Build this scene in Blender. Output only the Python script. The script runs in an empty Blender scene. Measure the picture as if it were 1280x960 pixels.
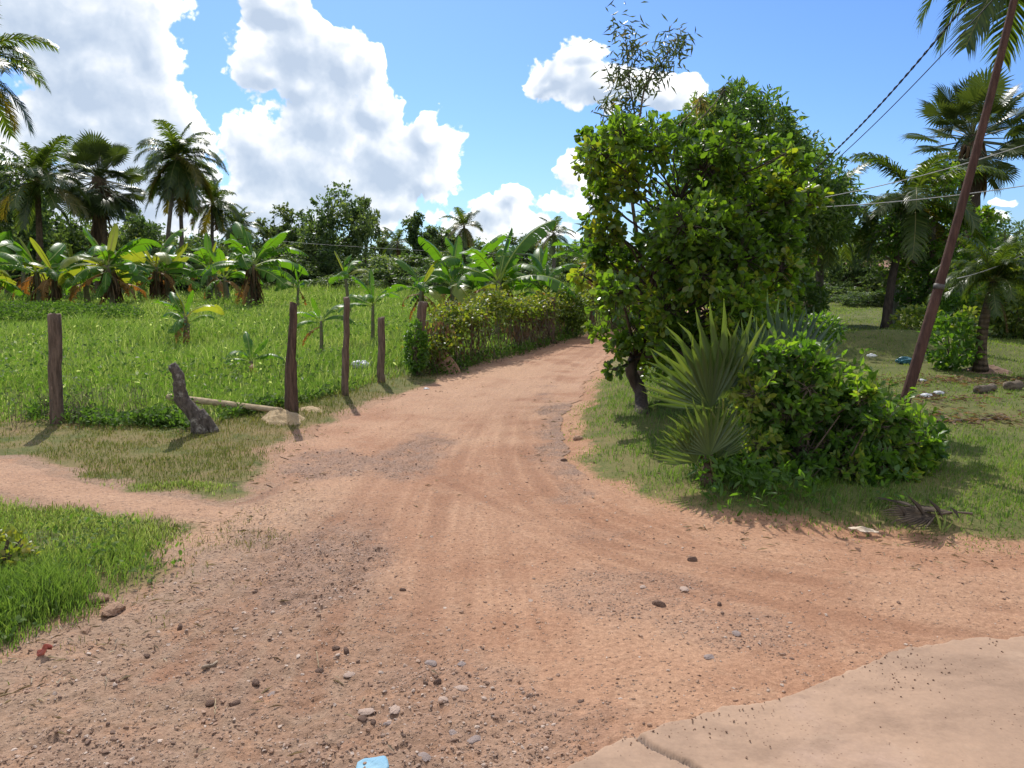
import bpy, math
import numpy as np
from mathutils import Vector
R = math.radians
sc = bpy.context.scene
COL = sc.collection
TAU = 2 * math.pi

# ------------------------------------------------------------------ camera geometry
EYE = 1.65
TH = math.atan(0.145)
CT, ST = math.cos(TH), math.sin(TH)

def ray(px, py):
    cx, cy = (px - 640) / 1000.0, (480 - py) / 1000.0
    return np.array([cx, CT + cy * ST, -ST + cy * CT])

def at(px, py, Y):
    d = ray(px, py)
    t = Y / d[1]
    return np.array([d[0] * t, Y, EYE + d[2] * t])

def g(px, py, z=0.0):
    d = ray(px, py)
    t = (z - EYE) / d[2]
    return np.array([d[0] * t, d[1] * t, z])

# ------------------------------------------------------------------ noise
def _hash(ix, iy, seed):
    n = (ix.astype(np.int64) * 374761393 + iy.astype(np.int64) * 668265263 + seed * 982451653) & 0xFFFFFFFF
    n = ((n ^ (n >> 13)) * 1274126177) & 0xFFFFFFFF
    n = n ^ (n >> 16)
    return (n & 0xFFFFFF) / float(0xFFFFFF)

def vnoise(x, y, seed=0):
    x = np.asarray(x, float); y = np.asarray(y, float)
    ix, iy = np.floor(x), np.floor(y)
    fx, fy = x - ix, y - iy
    ux, uy = fx * fx * (3 - 2 * fx), fy * fy * (3 - 2 * fy)
    a, b = _hash(ix, iy, seed), _hash(ix + 1, iy, seed)
    c, d = _hash(ix, iy + 1, seed), _hash(ix + 1, iy + 1, seed)
    return (a + (b - a) * ux) * (1 - uy) + (c + (d - c) * ux) * uy

def fbm(x, y, seed=0, oct=4):
    s, a, f, t = 0.0, 0.5, 1.0, 0.0
    for o in range(oct):
        s = s + a * vnoise(x * f, y * f, seed + o * 17)
        t += a; a *= 0.5; f *= 2.03
    return s / t

def sstep(a, b, x):
    t = np.clip((x - a) / (b - a), 0, 1)
    return t * t * (3 - 2 * t)

def norm(v):
    return v / np.maximum(np.linalg.norm(v, axis=-1, keepdims=True), 1e-9)

def catmull(P, n=12):
    P = np.asarray(P, float)
    Q = np.vstack([2 * P[0] - P[1], P, 2 * P[-1] - P[-2]])
    out = []
    for i in range(1, len(Q) - 2):
        for k in range(n):
            t = k / n
            p0, p1, p2, p3 = Q[i - 1], Q[i], Q[i + 1], Q[i + 2]
            out.append(0.5 * (2 * p1 + (p2 - p0) * t + (2 * p0 - 5 * p1 + 4 * p2 - p3) * t * t + (3 * p1 - p0 - 3 * p2 + p3) * t ** 3))
    out.append(P[-1])
    return np.array(out)

# ------------------------------------------------------------------ mesh helpers
class MB:
    def __init__(s):
        s.v, s.f, s.a, s.m, s.n = [], [], [], [], 0
    def add(s, v, faces, a=0.0, mat=0):
        v = np.asarray(v, float).reshape(-1, 3)
        s.v.append(v)
        s.a.append(np.broadcast_to(np.asarray(a, float), (len(v),)) if np.ndim(a) == 0 else np.asarray(a, float))
        for f in faces:
            f = np.asarray(f, np.int64)
            if len(f):
                s.f.append(f + s.n); s.m.append(np.full(len(f), mat))
        s.n += len(v)
    def mesh(s, name, mats, smooth=True, attrs=None):
        me = bpy.data.meshes.new(name)
        v = np.vstack(s.v).astype(np.float32)
        me.vertices.add(len(v)); me.vertices.foreach_set('co', v.ravel())
        lens = np.concatenate([np.full(len(f), f.shape[1]) for f in s.f])
        idx = np.concatenate([f.ravel() for f in s.f]).astype(np.int32)
        me.loops.add(len(idx)); me.loops.foreach_set('vertex_index', idx)
        st = np.concatenate([[0], np.cumsum(lens)[:-1]]).astype(np.int32)
        me.polygons.add(len(lens)); me.polygons.foreach_set('loop_start', st)
        me.polygons.foreach_set('use_smooth', np.full(len(lens), smooth))
        mats = mats if isinstance(mats, (list, tuple)) else [mats]
        for m in mats: me.materials.append(m)
        if len(mats) > 1:
            me.polygons.foreach_set('material_index', np.concatenate(s.m).astype(np.int32))
        at_ = me.attributes.new('var', 'FLOAT', 'POINT')
        at_.data.foreach_set('value', np.concatenate(s.a).astype(np.float32))
        for k, arr in (attrs or {}).items():
            t = me.attributes.new(k, 'FLOAT', 'POINT'); t.data.foreach_set('value', np.asarray(arr, np.float32))
        me.update(calc_edges=True)
        return me

def link(name, data, parent=None, loc=(0, 0, 0)):
    o = bpy.data.objects.new(name, data); COL.objects.link(o)
    o.location = loc
    if parent is not None: o.parent = parent
    return o

def tag(o, label, cat, group=None):
    o['label'] = label; o['category'] = cat
    if group: o['group'] = group
    return o

def kind(o, k, label=None):
    o['kind'] = k
    if label: o['label'] = label
    return o

def root(name, label, cat, loc, group=None, rz=0.0, s=1.0):
    o = bpy.data.objects.new(name, None); COL.objects.link(o)
    o.location = loc; o.rotation_euler = (0, 0, rz); o.scale = (s, s, s); o.empty_display_size = 0.2
    return tag(o, label, cat, group)

def tube(mb, pts, rad, sides=7, a=0.0, mat=0, cap=True, rough=0.0, rng=None):
    pts = np.asarray(pts, float); n = len(pts)
    rad = np.broadcast_to(np.asarray(rad, float), (n,))
    T = norm(np.gradient(pts, axis=0))
    ref = np.array([0, 0, 1.0]) if abs(T[:, 2]).mean() < 0.8 else np.array([1.0, 0, 0])
    A = norm(np.cross(T, ref)); B = np.cross(T, A)
    th = np.arange(sides) / sides * TAU
    rr = rad[:, None] * np.ones((n, sides))
    if rough and rng is not None: rr = rr * (1 + rough * rng.standard_normal((n, sides)))
    v = pts[:, None] + rr[..., None] * (np.cos(th)[None, :, None] * A[:, None] + np.sin(th)[None, :, None] * B[:, None])
    i = np.arange(n - 1)[:, None] * sides; j = np.arange(sides)[None, :]; k = (j + 1) % sides
    q = np.stack([i + j, i + k, i + sides + k, i + sides + j], -1).reshape(-1, 4)
    fs = [q]
    vv = v.reshape(-1, 3)
    if cap and sides > 3:
        vv = np.vstack([vv, pts[-1] + T[-1] * rad[-1] * 0.3])
        c = n * sides; b = (n - 1) * sides
        fs.append(np.stack([b + np.arange(sides), b + (np.arange(sides) + 1) % sides, np.full(sides, c)], -1))
        vv = np.vstack([vv, pts[0] - T[0] * rad[0] * 0.15])
        fs.append(np.stack([(np.arange(sides) + 1) % sides, np.arange(sides), np.full(sides, c + 1)], -1))
    mb.add(vv, fs, a, mat)

OVATE = (np.array([(0, 0, 0), (.3, -.40, .06), (.3, 0, 0), (.3, .40, .06), (.7, -.34, .03), (.7, 0, -.02), (.7, .34, .03), (1.03, 0, -.10)]),
         [np.array([(0, 2, 1), (0, 3, 2), (4, 5, 7), (5, 6, 7)]), np.array([(1, 2, 5, 4), (2, 3, 6, 5)])])
OBOV = (np.array([(0, 0, 0), (.35, -.32, .06), (.35, 0, 0), (.35, .32, .06), (.75, -.5, .06), (.75, 0, -.02), (.75, .5, .06), (.99, -.22, 0), (1.0, .2, 0)]),
        [np.array([(0, 2, 1), (0, 3, 2), (5, 8, 7)]), np.array([(1, 2, 5, 4), (2, 3, 6, 5)]), np.array([(4, 5, 7), (5, 6, 8)])])
RHOMB = (np.array([(0, 0, 0), (.45, -.5, .08), (1, 0, -.06), (.45, .5, .08)]), [np.array([(0, 2, 1), (0, 3, 2)])])

def leaves(mb, P, D, Nn, L, W, T=RHOMB, a=0.0, mat=0):
    tv, tf = T
    N0 = len(P)
    D = norm(D); S = norm(np.cross(D, Nn)); Nn = np.cross(S, D)
    L = np.broadcast_to(L, (N0,)); W = np.broadcast_to(W, (N0,)); a = np.broadcast_to(a, (N0,))
    v = (P[:, None] + tv[None, :, 0:1] * L[:, None, None] * D[:, None] + tv[None, :, 1:2] * W[:, None, None] * S[:, None]
         + tv[None, :, 2:3] * L[:, None, None] * Nn[:, None])
    k = len(tv); off = np.arange(N0)[:, None, None] * k
    mb.add(v.reshape(-1, 3), [(f[None] + off).reshape(-1, f.shape[1]) for f in tf], np.repeat(a, k), mat)

def unit(rng, n):
    return norm(rng.standard_normal((n, 3)))

# ------------------------------------------------------------------ material helpers
class NT:
    def __init__(s, tree): s.t = tree; s.x = 0
    def n(s, typ, props=None, **inp):
        nd = s.t.nodes.new(typ); s.x += 1; nd.location = (s.x * 60, 0)
        for k, v in (props or {}).items(): setattr(nd, k, v)
        for k, v in inp.items():
            key = int(k[1:]) if k[0] == 'i' and k[1:].isdigit() else k.replace('_', ' ')
            s.set(nd.inputs[key], v)
        return nd
    def set(s, sock, v):
        if isinstance(v, bpy.types.NodeSocket): s.t.links.new(v, sock)
        elif isinstance(v, (tuple, list)):
            v = tuple(v)
            if sock.type == 'RGBA' and len(v) == 3: v = v + (1,)
            sock.default_value = v
        else: sock.default_value = v
    def math(s, op, a, b=0.0, clamp=False):
        nd = s.n('ShaderNodeMath', {'operation': op, 'use_clamp': clamp}, i0=a, i1=b); return nd.outputs[0]
    def vmath(s, op, a, b=(0, 0, 0)):
        nd = s.n('ShaderNodeVectorMath', {'operation': op}, i0=a, i1=b)
        return nd.outputs['Value'] if op in ('LENGTH', 'DOT_PRODUCT', 'DISTANCE') else nd.outputs[0]
    def mix(s, f, a, b, blend='MIX'):
        nd = s.t.nodes.new('ShaderNodeMix'); nd.data_type = 'RGBA'; nd.blend_type = blend
        s.set(nd.inputs[0], f); s.set(nd.inputs[6], a); s.set(nd.inputs[7], b); return nd.outputs[2]
    def rng(s, v, a, b, c=0.0, d=1.0, smooth=True):
        nd = s.n('ShaderNodeMapRange', {'interpolation_type': 'SMOOTHSTEP' if smooth else 'LINEAR'}, i0=v, i1=a, i2=b, i3=c, i4=d); return nd.outputs[0]
    def noise(s, vec, scale, detail=4, rough=0.55, dist=0.0):
        return s.n('ShaderNodeTexNoise', None, Vector=vec, Scale=scale, Detail=detail, Roughness=rough, Distortion=dist).outputs[0]
    def attr(s, name):
        return s.n('ShaderNodeAttribute', {'attribute_name': name}).outputs['Fac']
    def ramp(s, f, stops):
        nd = s.n('ShaderNodeValToRGB', None, Fac=f); e = nd.color_ramp.elements
        while len(e) < len(stops): e.new(0.5)
        for k, (p, c) in enumerate(stops): e[k].position = p; e[k].color = (*c, 1)
        return nd.outputs[0]

def newmat(name):
    m = bpy.data.materials.new(name); m.use_nodes = True
    m.node_tree.nodes.clear(); nt = NT(m.node_tree)
    out = nt.n('ShaderNodeOutputMaterial')
    return m, nt, out

def leafmat(name, stops, trans=(1.6, 1.9, 0.6), fac=0.45, rough=0.4, spec=0.5, gain=1.0):
    """Leaf: glossy upper skin over diffuse plus light passing through. stops: ramp over the per-leaf attribute."""
    m, nt, out = newmat(name)
    c = nt.ramp(nt.attr('var'), [(p_, tuple(min(q_ * gain, .8) for q_ in c_)) for p_, c_ in stops])
    oi = nt.n('ShaderNodeObjectInfo').outputs['Random']
    c = nt.mix(1.0, c, nt.ramp(oi, [(0, (.82, .85, .8)), (1, (1.15, 1.12, 1.1))]), 'MULTIPLY')
    p = nt.n('ShaderNodeBsdfPrincipled', None, Base_Color=c, Roughness=rough)
    p.inputs['Specular IOR Level'].default_value = spec
    tc = nt.mix(1.0, c, trans, 'MULTIPLY')
    t = nt.n('ShaderNodeBsdfTranslucent', None, Color=tc)
    mx = nt.n('ShaderNodeMixShader', None, i0=fac, i1=p.outputs[0], i2=t.outputs[0])
    nt.set(out.inputs[0], mx.outputs[0])
    return m

def barkmat(name, c1, c2, scale=(8, 8, 2), bump=0.5, ring=0.0, c3=None):
    m, nt, out = newmat(name)
    co = nt.n('ShaderNodeTexCoord').outputs['Object']
    mp = nt.vmath('MULTIPLY', co, scale)
    n1 = nt.noise(mp, 3.0, 6, 0.65)
    n2 = nt.noise(co, 14.0, 5, 0.7)
    f = nt.rng(n1, .3, .7)
    c = nt.mix(f, c1, c2)
    if c3: c = nt.mix(nt.rng(n2, .52, .68), c, c3)
    h = nt.math('ADD', n1, nt.math('MULTIPLY', n2, .6))
    if ring:
        w = nt.n('ShaderNodeTexWave', {'bands_direction': 'Z'}, Vector=co, Scale=ring, Distortion=1.5, Detail=2).outputs[1]
        h = nt.math('ADD', h, nt.math('MULTIPLY', w, .8)); c = nt.mix(nt.math('MULTIPLY', nt.rng(w, .0, .4, 1, 0), .5), c, c1)
    b = nt.n('ShaderNodeBump', None, Strength=bump, Distance=0.03, Height=h)
    p = nt.n('ShaderNodeBsdfPrincipled', None, Base_Color=c, Roughness=.9, Normal=b.outputs[0])
    p.inputs['Specular IOR Level'].default_value = .2
    nt.set(out.inputs[0], p.outputs[0])
    return m

def plainmat(name, c1, c2, rough=.7, scale=20, bump=.2, trans=0):
    m, nt, out = newmat(name)
    co = nt.n('ShaderNodeTexCoord').outputs['Object']
    n1 = nt.noise(co, scale, 5, .6)
    c = nt.mix(nt.rng(n1, .3, .7), c1, c2)
    b = nt.n('ShaderNodeBump', None, Strength=bump, Distance=.02, Height=n1)
    p = nt.n('ShaderNodeBsdfPrincipled', None, Base_Color=c, Roughness=rough, Normal=b.outputs[0])
    s = p.outputs[0]
    if trans:
        t = nt.n('ShaderNodeBsdfTranslucent', None, Color=c)
        s = nt.n('ShaderNodeMixShader', None, i0=trans, i1=s, i2=t.outputs[0]).outputs[0]
    nt.set(out.inputs[0], s)
    return m
# ------------------------------------------------------------------ the lie of the land
def L2(pts): return np.array([g(*p)[:2] for p in pts])
Lw = np.vstack([[(-3.4, -6), (-2.7, 1.0)], L2([(0, 850), (60, 812), (130, 776), (190, 744), (238, 714), (254, 690), (266, 668), (288, 645), (320, 618),
      (343, 592), (358, 570), (384, 547), (440, 520), (500, 497), (560, 475), (640, 450), (700, 431), (745, 418)]), [(3.5, 22.5), (4.5, 26), (5.0, 31), (5.2, 37)]])
Rw = np.vstack([[(16, -6), (16, 3.2), (6, 3.95)], L2([(1280, 697), (1180, 689), (1080, 680), (960, 662), (850, 640), (770, 612), (728, 588), (708, 565), (704, 540), (716, 510),
      (733, 480), (750, 455), (768, 432), (776, 416)]), [(6.2, 22.5), (7.1, 26), (7.6, 31), (7.8, 37)]])
Lc, Rc = catmull(Lw, 10), catmull(Rw, 10)
Lc = Lc[np.argsort(Lc[:, 1])]; Rc = Rc[np.argsort(Rc[:, 1])]
def leftx(y):
    return np.interp(y, Lc[:, 1], Lc[:, 0]) + (fbm(y * 2.2, y * 0 + 3, 5) - .5) * .32 + (fbm(y * 9, y * 0 + 7, 6) - .5) * .13
def rightx(y):
    return np.interp(y, Rc[:, 1], Rc[:, 0]) + (fbm(y * 2.0, y * 0 + 9, 8) - .5) * .22 + (fbm(y * 9, y * 0 + 1, 9) - .5) * .10

def polydist(x, y, P):
    x = np.asarray(x, float).ravel(); y = np.asarray(y, float).ravel()
    d = np.full(x.shape, 1e9)
    for a, b in zip(P[:-1], P[1:]):
        ex, ey = b[0] - a[0], b[1] - a[1]
        l2 = ex * ex + ey * ey + 1e-12
        t = np.clip(((x - a[0]) * ex + (y - a[1]) * ey) / l2, 0, 1)
        dx, dy = x - a[0] - t * ex, y - a[1] - t * ey
        d = np.minimum(d, dx * dx + dy * dy)
    return np.sqrt(d)

Ys = np.concatenate([np.arange(-6, 1, .5), np.exp(np.linspace(0, math.log(36), 320))])
LE = np.stack([leftx(Ys), Ys], 1); RE = np.stack([rightx(Ys), Ys], 1)

def sd_road(x, y):
    """signed distance to the dirt road, negative on it"""
    shp = np.shape(x); x = np.ravel(x); y = np.ravel(y)
    ins = (x > leftx(y)) & (x < rightx(y)) & (y < 36)
    d = np.full(x.shape, 50.0)
    near = (y < 45) & (np.abs(x) < 40)
    if near.any():
        d[near] = np.minimum(polydist(x[near], y[near], LE), polydist(x[near], y[near], RE))
    return np.where(ins, -d, d).reshape(shp)

PATH = catmull(np.vstack([[(-14, 6.6)], L2([(-150, 598), (0, 609), (100, 622), (200, 637), (300, 645)])]), 10)
PW = np.interp(np.arange(len(PATH)), [0, 10, 20, 34, 50], [.5, .45, .33, .24, .2])
def sd_path(x, y):
    shp = np.shape(x); x = np.ravel(x); y = np.ravel(y)
    d = np.full(x.shape, 50.0)
    m = (x < 1) & (x > -20) & (y > 2) & (y < 10)
    if m.any():
        dd = polydist(x[m], y[m], PATH)
        w = np.interp(x[m], PATH[:, 0], PW)
        d[m] = dd - w - (fbm(x[m] * 3, y[m] * 3, 12) - .5) * .35
    return d.reshape(shp)

def land(x, y):
    """height of the land without the dip under the road"""
    x = np.asarray(x, float); y = np.asarray(y, float)
    h = (fbm(x * .35, y * .35, 40, 3) - .5) * .10 * sstep(2, 14, np.abs(y) + np.abs(x)) + (fbm(x * 1.7, y * 1.7, 41, 3) - .5) * .05
    b = g(1150, 452); h = h + .40 * np.exp(-(((x - b[0]) / 2.0) ** 2 + ((y - b[1] - 1) / 1.2) ** 2))
    b = g(1225, 462); h = h + .12 * np.exp(-(((x - b[0]) / .6) ** 2 + ((y - b[1]) / .5) ** 2))
    return h

def H(x, y, sd=None):
    x = np.asarray(x, float); y = np.asarray(y, float)
    if sd is None: sd = sd_road(x, y)
    k = sstep(-.05, .7, sd)
    rgt = sstep(0, .6, x - (leftx(y) + rightx(y)) * .5)
    return k * (land(x, y) + .05 + .05 * rgt) * sstep(.0, .3, sd + .25) - .001 * (1 - k)

def Hp(p): return float(H(np.array([p[0]]), np.array([p[1]]))[0])
def gp(px, py):
    """point on the ground under a picture position"""
    p = g(px, py)
    for _ in range(3): p = g(px, py, Hp(p))
    return p

# ------------------------------------------------------------------ dirt, ground and concrete materials
def dirt_nodes(nt, co):
    n1 = nt.noise(co, 1.1, 5, .6); n2 = nt.noise(co, 5.0, 5, .65); n3 = nt.noise(co, 38, 4, .7)
    c = nt.mix(nt.rng(n1, .32, .68), (.435, .258, .158), (.345, .183, .106))
    c = nt.mix(nt.math('MULTIPLY', nt.rng(n2, .5, .72), .55), c, (.43, .272, .172))
    tan = nt.attr('tan'); grav = nt.attr('grav'); trk = nt.attr('trk')
    c = nt.mix(nt.math('MULTIPLY', tan, nt.rng(n2, .15, .6)), c, (.310, .208, .140))
    c = nt.mix(nt.math('MULTIPLY', trk, .62), c, (.235, .112, .062))
    c = nt.mix(nt.math('MULTIPLY', nt.attr('pale'), .8), c, (.45, .28, .175))
    vo = nt.n('ShaderNodeTexVoronoi', {'feature': 'F1'}, Vector=co, Scale=70, Randomness=1.0)
    vr = nt.n('ShaderNodeSeparateColor', None, Color=vo.outputs['Color'])
    thr = nt.math('ADD', .09, nt.math('MULTIPLY', nt.math('MAXIMUM', grav, nt.math('MULTIPLY', tan, .45)), .62))
    sel = nt.math('LESS_THAN', vr.outputs[0], thr)
    sp = nt.math('MULTIPLY', sel, nt.rng(vo.outputs['Distance'], .25, .5, 1, 0))
    stone = nt.mix(vr.outputs[1], (.14, .085, .06), (.44, .32, .24))
    c = nt.mix(nt.math('MULTIPLY', grav, nt.rng(n2, .3, .55)), c, (.285, .182, .128))
    c = nt.mix(nt.math('MULTIPLY', sp, .75), c, stone)
    n4 = nt.noise(co, 130, 3, .7)
    c = nt.mix(.7, c, nt.ramp(n3, [(.3, (.60, .57, .55)), (.7, (1.28, 1.28, 1.28))]), 'MULTIPLY')
    c = nt.mix(.6, c, nt.ramp(n4, [(.3, (.66, .64, .62)), (.7, (1.25, 1.25, 1.25))]), 'MULTIPLY')
    h = nt.math('ADD', nt.math('MULTIPLY', n2, .5), nt.math('ADD', nt.math('MULTIPLY', nt.math('ADD', n3, nt.math('MULTIPLY', n4, .5)), .6), nt.math('MULTIPLY', sp, .8)))
    return c, h

def mk_dirt():
    m, nt, out = newmat('laterite_dirt')
    co = nt.n('ShaderNodeTexCoord').outputs['Object']
    c, h = dirt_nodes(nt, co)
    b = nt.n('ShaderNodeBump', None, Strength=.75, Distance=.02, Height=h)
    p = nt.n('ShaderNodeBsdfPrincipled', None, Base_Color=c, Roughness=.92, Normal=b.outputs[0])
    p.inputs['Specular IOR Level'].default_value = .2
    nt.set(out.inputs[0], p.outputs[0]); return m

def mk_ground():
    m, nt, out = newmat('soil_and_thatch')
    co = nt.n('ShaderNodeTexCoord').outputs['Object']
    c, h = dirt_nodes(nt, co)
    n1 = nt.noise(co, 2.2, 5, .65); n2 = nt.noise(co, 26, 4, .7); n3 = nt.noise(co, .45, 3, .55)
    gr = nt.mix(nt.rng(n1, .3, .7), (.075, .095, .026), (.135, .145, .045))
    gr = nt.mix(nt.rng(n2, .45, .8), gr, (.19, .155, .075))
    dry = nt.mix(nt.rng(n2, .3, .7), (.25, .165, .090), (.17, .14, .055))
    gr = nt.mix(nt.math('MULTIPLY', nt.attr('dry'), nt.rng(nt.math('ADD', n1, nt.math('MULTIPLY', n2, .25)), .42, .72)), gr, dry)
    gr = nt.mix(nt.rng(n3, .45, .65, 0, .35), gr, (.13, .15, .045))
    k = nt.math('ADD', nt.attr('dirt'), nt.math('MULTIPLY', nt.math('SUBTRACT', nt.math('ADD', nt.math('MULTIPLY', n1, .5), nt.math('MULTIPLY', n2, .5)), .5), 1.5))
    c = nt.mix(nt.rng(k, .3, .7), gr, c)
    b = nt.n('ShaderNodeBump', None, Strength=.6, Distance=.02, Height=nt.math('ADD', h, n2))
    p = nt.n('ShaderNodeBsdfPrincipled', None, Base_Color=c, Roughness=.95, Normal=b.outputs[0])
    p.inputs['Specular IOR Level'].default_value = .1
    nt.set(out.inputs[0], p.outputs[0]); return m

def mk_concrete():
    m, nt, out = newmat('dusty_concrete')
    co = nt.n('ShaderNodeTexCoord').outputs['Object']
    n1 = nt.noise(co, 1.3, 5, .6); n2 = nt.noise(co, 9, 5, .7); n3 = nt.noise(co, 60, 4, .7)
    c = nt.mix(nt.rng(n1, .3, .7), (.33, .218, .145), (.40, .262, .172))
    c = nt.mix(nt.rng(n1, .55, .8, 0, .6), c, (.37, .262, .21))
    c = nt.mix(nt.math('MULTIPLY', nt.rng(n2, .48, .75), .4), c, (.40, .255, .165))
    st = nt.noise(nt.vmath('MULTIPLY', co, (1.3, 2.2, 1)), 1.6, 7, .7)
    c = nt.mix(nt.rng(st, .44, .68, 0, .6), c, (.20, .128, .085))
    c = nt.mix(nt.rng(nt.noise(co, 3.1, 6, .7), .56, .66, 0, .35), c, (.42, .295, .20))
    vo = nt.n('ShaderNodeTexVoronoi', {'feature': 'F1'}, Vector=co, Scale=85, Randomness=1.0)
    vr = nt.n('ShaderNodeSeparateColor', None, Color=vo.outputs['Color'])
    dens = nt.rng(nt.noise(co, 2.1, 3, .6), .4, .7, .0, .30)
    sp = nt.math('MULTIPLY', nt.math('LESS_THAN', vr.outputs[0], dens), nt.rng(vo.outputs['Distance'], .2, .38, 1, 0))
    c = nt.mix(nt.math('MULTIPLY', sp, .6), c, (.18, .105, .065))
    c = nt.mix(nt.math('MULTIPLY', nt.attr('crack'), .9), c, (.12, .09, .075))
    c = nt.mix(.3, c, nt.ramp(n3, [(.25, (.6, .6, .6)), (.75, (1.25, 1.25, 1.25))]), 'MULTIPLY')
    h = nt.math('ADD', nt.math('MULTIPLY', n2, .5), nt.math('ADD', nt.math('MULTIPLY', n3, .4), nt.math('MULTIPLY', sp, .5)))
    b = nt.n('ShaderNodeBump', None, Strength=.35, Distance=.008, Height=h)
    p = nt.n('ShaderNodeBsdfPrincipled', None, Base_Color=c, Roughness=.85, Normal=b.outputs[0])
    p.inputs['Specular IOR Level'].default_value = .25
    nt.set(out.inputs[0], p.outputs[0]); return m

M_dirt, M_ground, M_conc = mk_dirt(), mk_ground(), mk_concrete()

# wear of the dirt: gravelly patches, sandy tan soil, tyre tracks
def ell(x, y, px, py, rx, ry, soft=.5):
    c = g(px, py); a = abs(g(px + rx, py)[0] - c[0]); b = abs(g(px, py - ry)[1] - g(px, py + ry)[1]) / 2
    d = np.sqrt(((x - c[0]) / a) ** 2 + ((y - c[1]) / b) ** 2) + (fbm(x * 2.5, y * 2.5, int(px)) - .5) * 2.6
    return 1 - sstep(1 - soft, 1 + soft, d)
TRACKS = [catmull(L2(t), 8) for t in [
    [(762, 425), (715, 460), (672, 500), (655, 540), (665, 590), (720, 640), (850, 690), (1060, 735), (1300, 765)],
    [(755, 425), (700, 460), (650, 500), (632, 545), (640, 600), (690, 655), (820, 715), (1040, 770), (1290, 800)],
    [(740, 425), (660, 462), (590, 500), (540, 545), (500, 600), (465, 670), (425, 760), (380, 880)],
    [(752, 425), (690, 460), (630, 500), (590, 550), (560, 610), (540, 690), (530, 800), (540, 940)],
    [(500, 560), (560, 600), (640, 640), (760, 680), (950, 720)],
    [(400, 590), (330, 620), (250, 640)],
    [(730, 430), (640, 470), (570, 510), (500, 560), (430, 640), (330, 740), (200, 850)],
]]
def wear(x, y):
    shp = np.shape(x); x = np.ravel(x); y = np.ravel(y)
    grav = np.zeros_like(x)
    for e in [(400, 575, 70, 22), (520, 565, 45, 18), (705, 545, 28, 45), (480, 870, 120, 70), (560, 850, 80, 40), (820, 745, 110, 25),
              (640, 930, 140, 40), (100, 950, 130, 30), (400, 720, 60, 60), (330, 690, 60, 30), (330, 870, 90, 40), (940, 800, 90, 25), (720, 900, 90, 30)]:
        w = {400: .9, 520: .9, 705: 1.0}.get(e[0], .42)
        grav = np.maximum(grav, w * ell(x, y, *e))
    tan = np.clip(1 - sstep(-.3, .9, x - np.interp(y, [1, 2.2, 3.0, 4.2, 5.5, 6.5], [.3, -.0, -.55, -1.15, -1.55, -2.6])), 0, 1)
    pale = np.maximum.reduce([ell(x, y, 590, 500, 90, 30) * .8, ell(x, y, 640, 470, 80, 22), ell(x, y, 390, 610, 40, 40) * .6, ell(x, y, 290, 650, 60, 22) * .9,
                              ell(x, y, 1200, 740, 200, 28) * .5])
    trk = np.zeros_like(x)
    wob = (fbm(x * 1.3, y * 1.3, 77) - .5) * .16
    for k, t in enumerate(TRACKS):
        d = polydist(x, y, t) + wob * .4
        for off, w in ((0, .075), (.16, .03), (-.15, .03)):
            trk = np.maximum(trk, (1 - sstep(w * .4, w * 1.5, np.abs(d - abs(off)))) * (.85 if off == 0 else .4) * (.5 + .7 * vnoise(x * 2, y * 2, 60 + k)))
    for k, t in enumerate((TRACKS[0], TRACKS[2], TRACKS[3])):
        d = polydist(x, y, t) + wob * .25
        st = sstep(.56, .72, vnoise(d * 38 + 13 * k, y * .7 + x * .3, 120 + k)) * (1 - sstep(.35, .95, d)) * sstep(.3, .55, vnoise(x * 1.4, y * 1.4, 130 + k))
        trk = np.maximum(trk, .5 * st)
    r = lambda q: np.clip(q, 0, 1).reshape(shp)
    return r(grav), r(tan), r(pale), r(trk)

def grid_faces(nr, nc):
    i = np.arange(nr - 1)[:, None] * nc; j = np.arange(nc - 1)[None]
    return np.stack([i + j, i + j + 1, i + nc + j + 1, i + nc + j], -1).reshape(-1, 4)

# ground: one sheet to the horizon
def axis(lo, hi, fine, c, grow):
    out = [c]; s = fine
    while out[-1] < hi: out.append(out[-1] + s); s = fine + abs(out[-1] - c) * grow
    left = [c]; s = fine
    while left[-1] > lo: left.append(left[-1] - s); s = fine + abs(left[-1] - c) * grow
    return np.array(left[:0:-1] + out)
gx = axis(-2500, 2500, .07, 0, .022); gy = axis(-300, 3500, .06, 4.5, .022)
X, Y = np.meshgrid(gx, gy)
SD = sd_road(X, Y); SP = sd_path(X, Y)
Z = H(X, Y, SD)
Z = np.where(SD < -.10, Z - .06 * sstep(.10, .30, -SD), Z)
inslab = None
gr_, tan_, pale_, trk_ = wear(X, Y)
dirt_at = np.maximum(1 - sstep(-.05, .42, SD + (fbm(X * 2, Y * 2, 90) - .5) * .5), 1 - sstep(-.10, .30, SP + (fbm(X * 4, Y * 4, 91) - .5) * .3))
onleft = X < leftx(Y) + .1
dry_at = np.where(onleft & (Y < 9.2) & (Y > 5.2), .95, .0)
dry_at = np.maximum(dry_at, np.where(~onleft, .25 * sstep(.5, .6, fbm(X * .6, Y * .6, 93)), 0))
dry_at = np.maximum(dry_at, (1 - sstep(.2, .9, np.abs(SD))) * .8)
mb = MB(); mb.add(np.stack([X, Y, Z], -1), [grid_faces(*X.shape)])
me = mb.mesh('ground', M_ground, True, {'dirt': dirt_at.ravel(), 'dry': dry_at.ravel(), 'tan': np.maximum(tan_, np.where(onleft, .6, 0)).ravel(), 'grav': gr_.ravel() * 0, 'trk': trk_.ravel() * 0, 'pale': pale_.ravel()})
kind(link('ground', me), 'structure', 'soil and thatch of the meadow, verges and yard')

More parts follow.
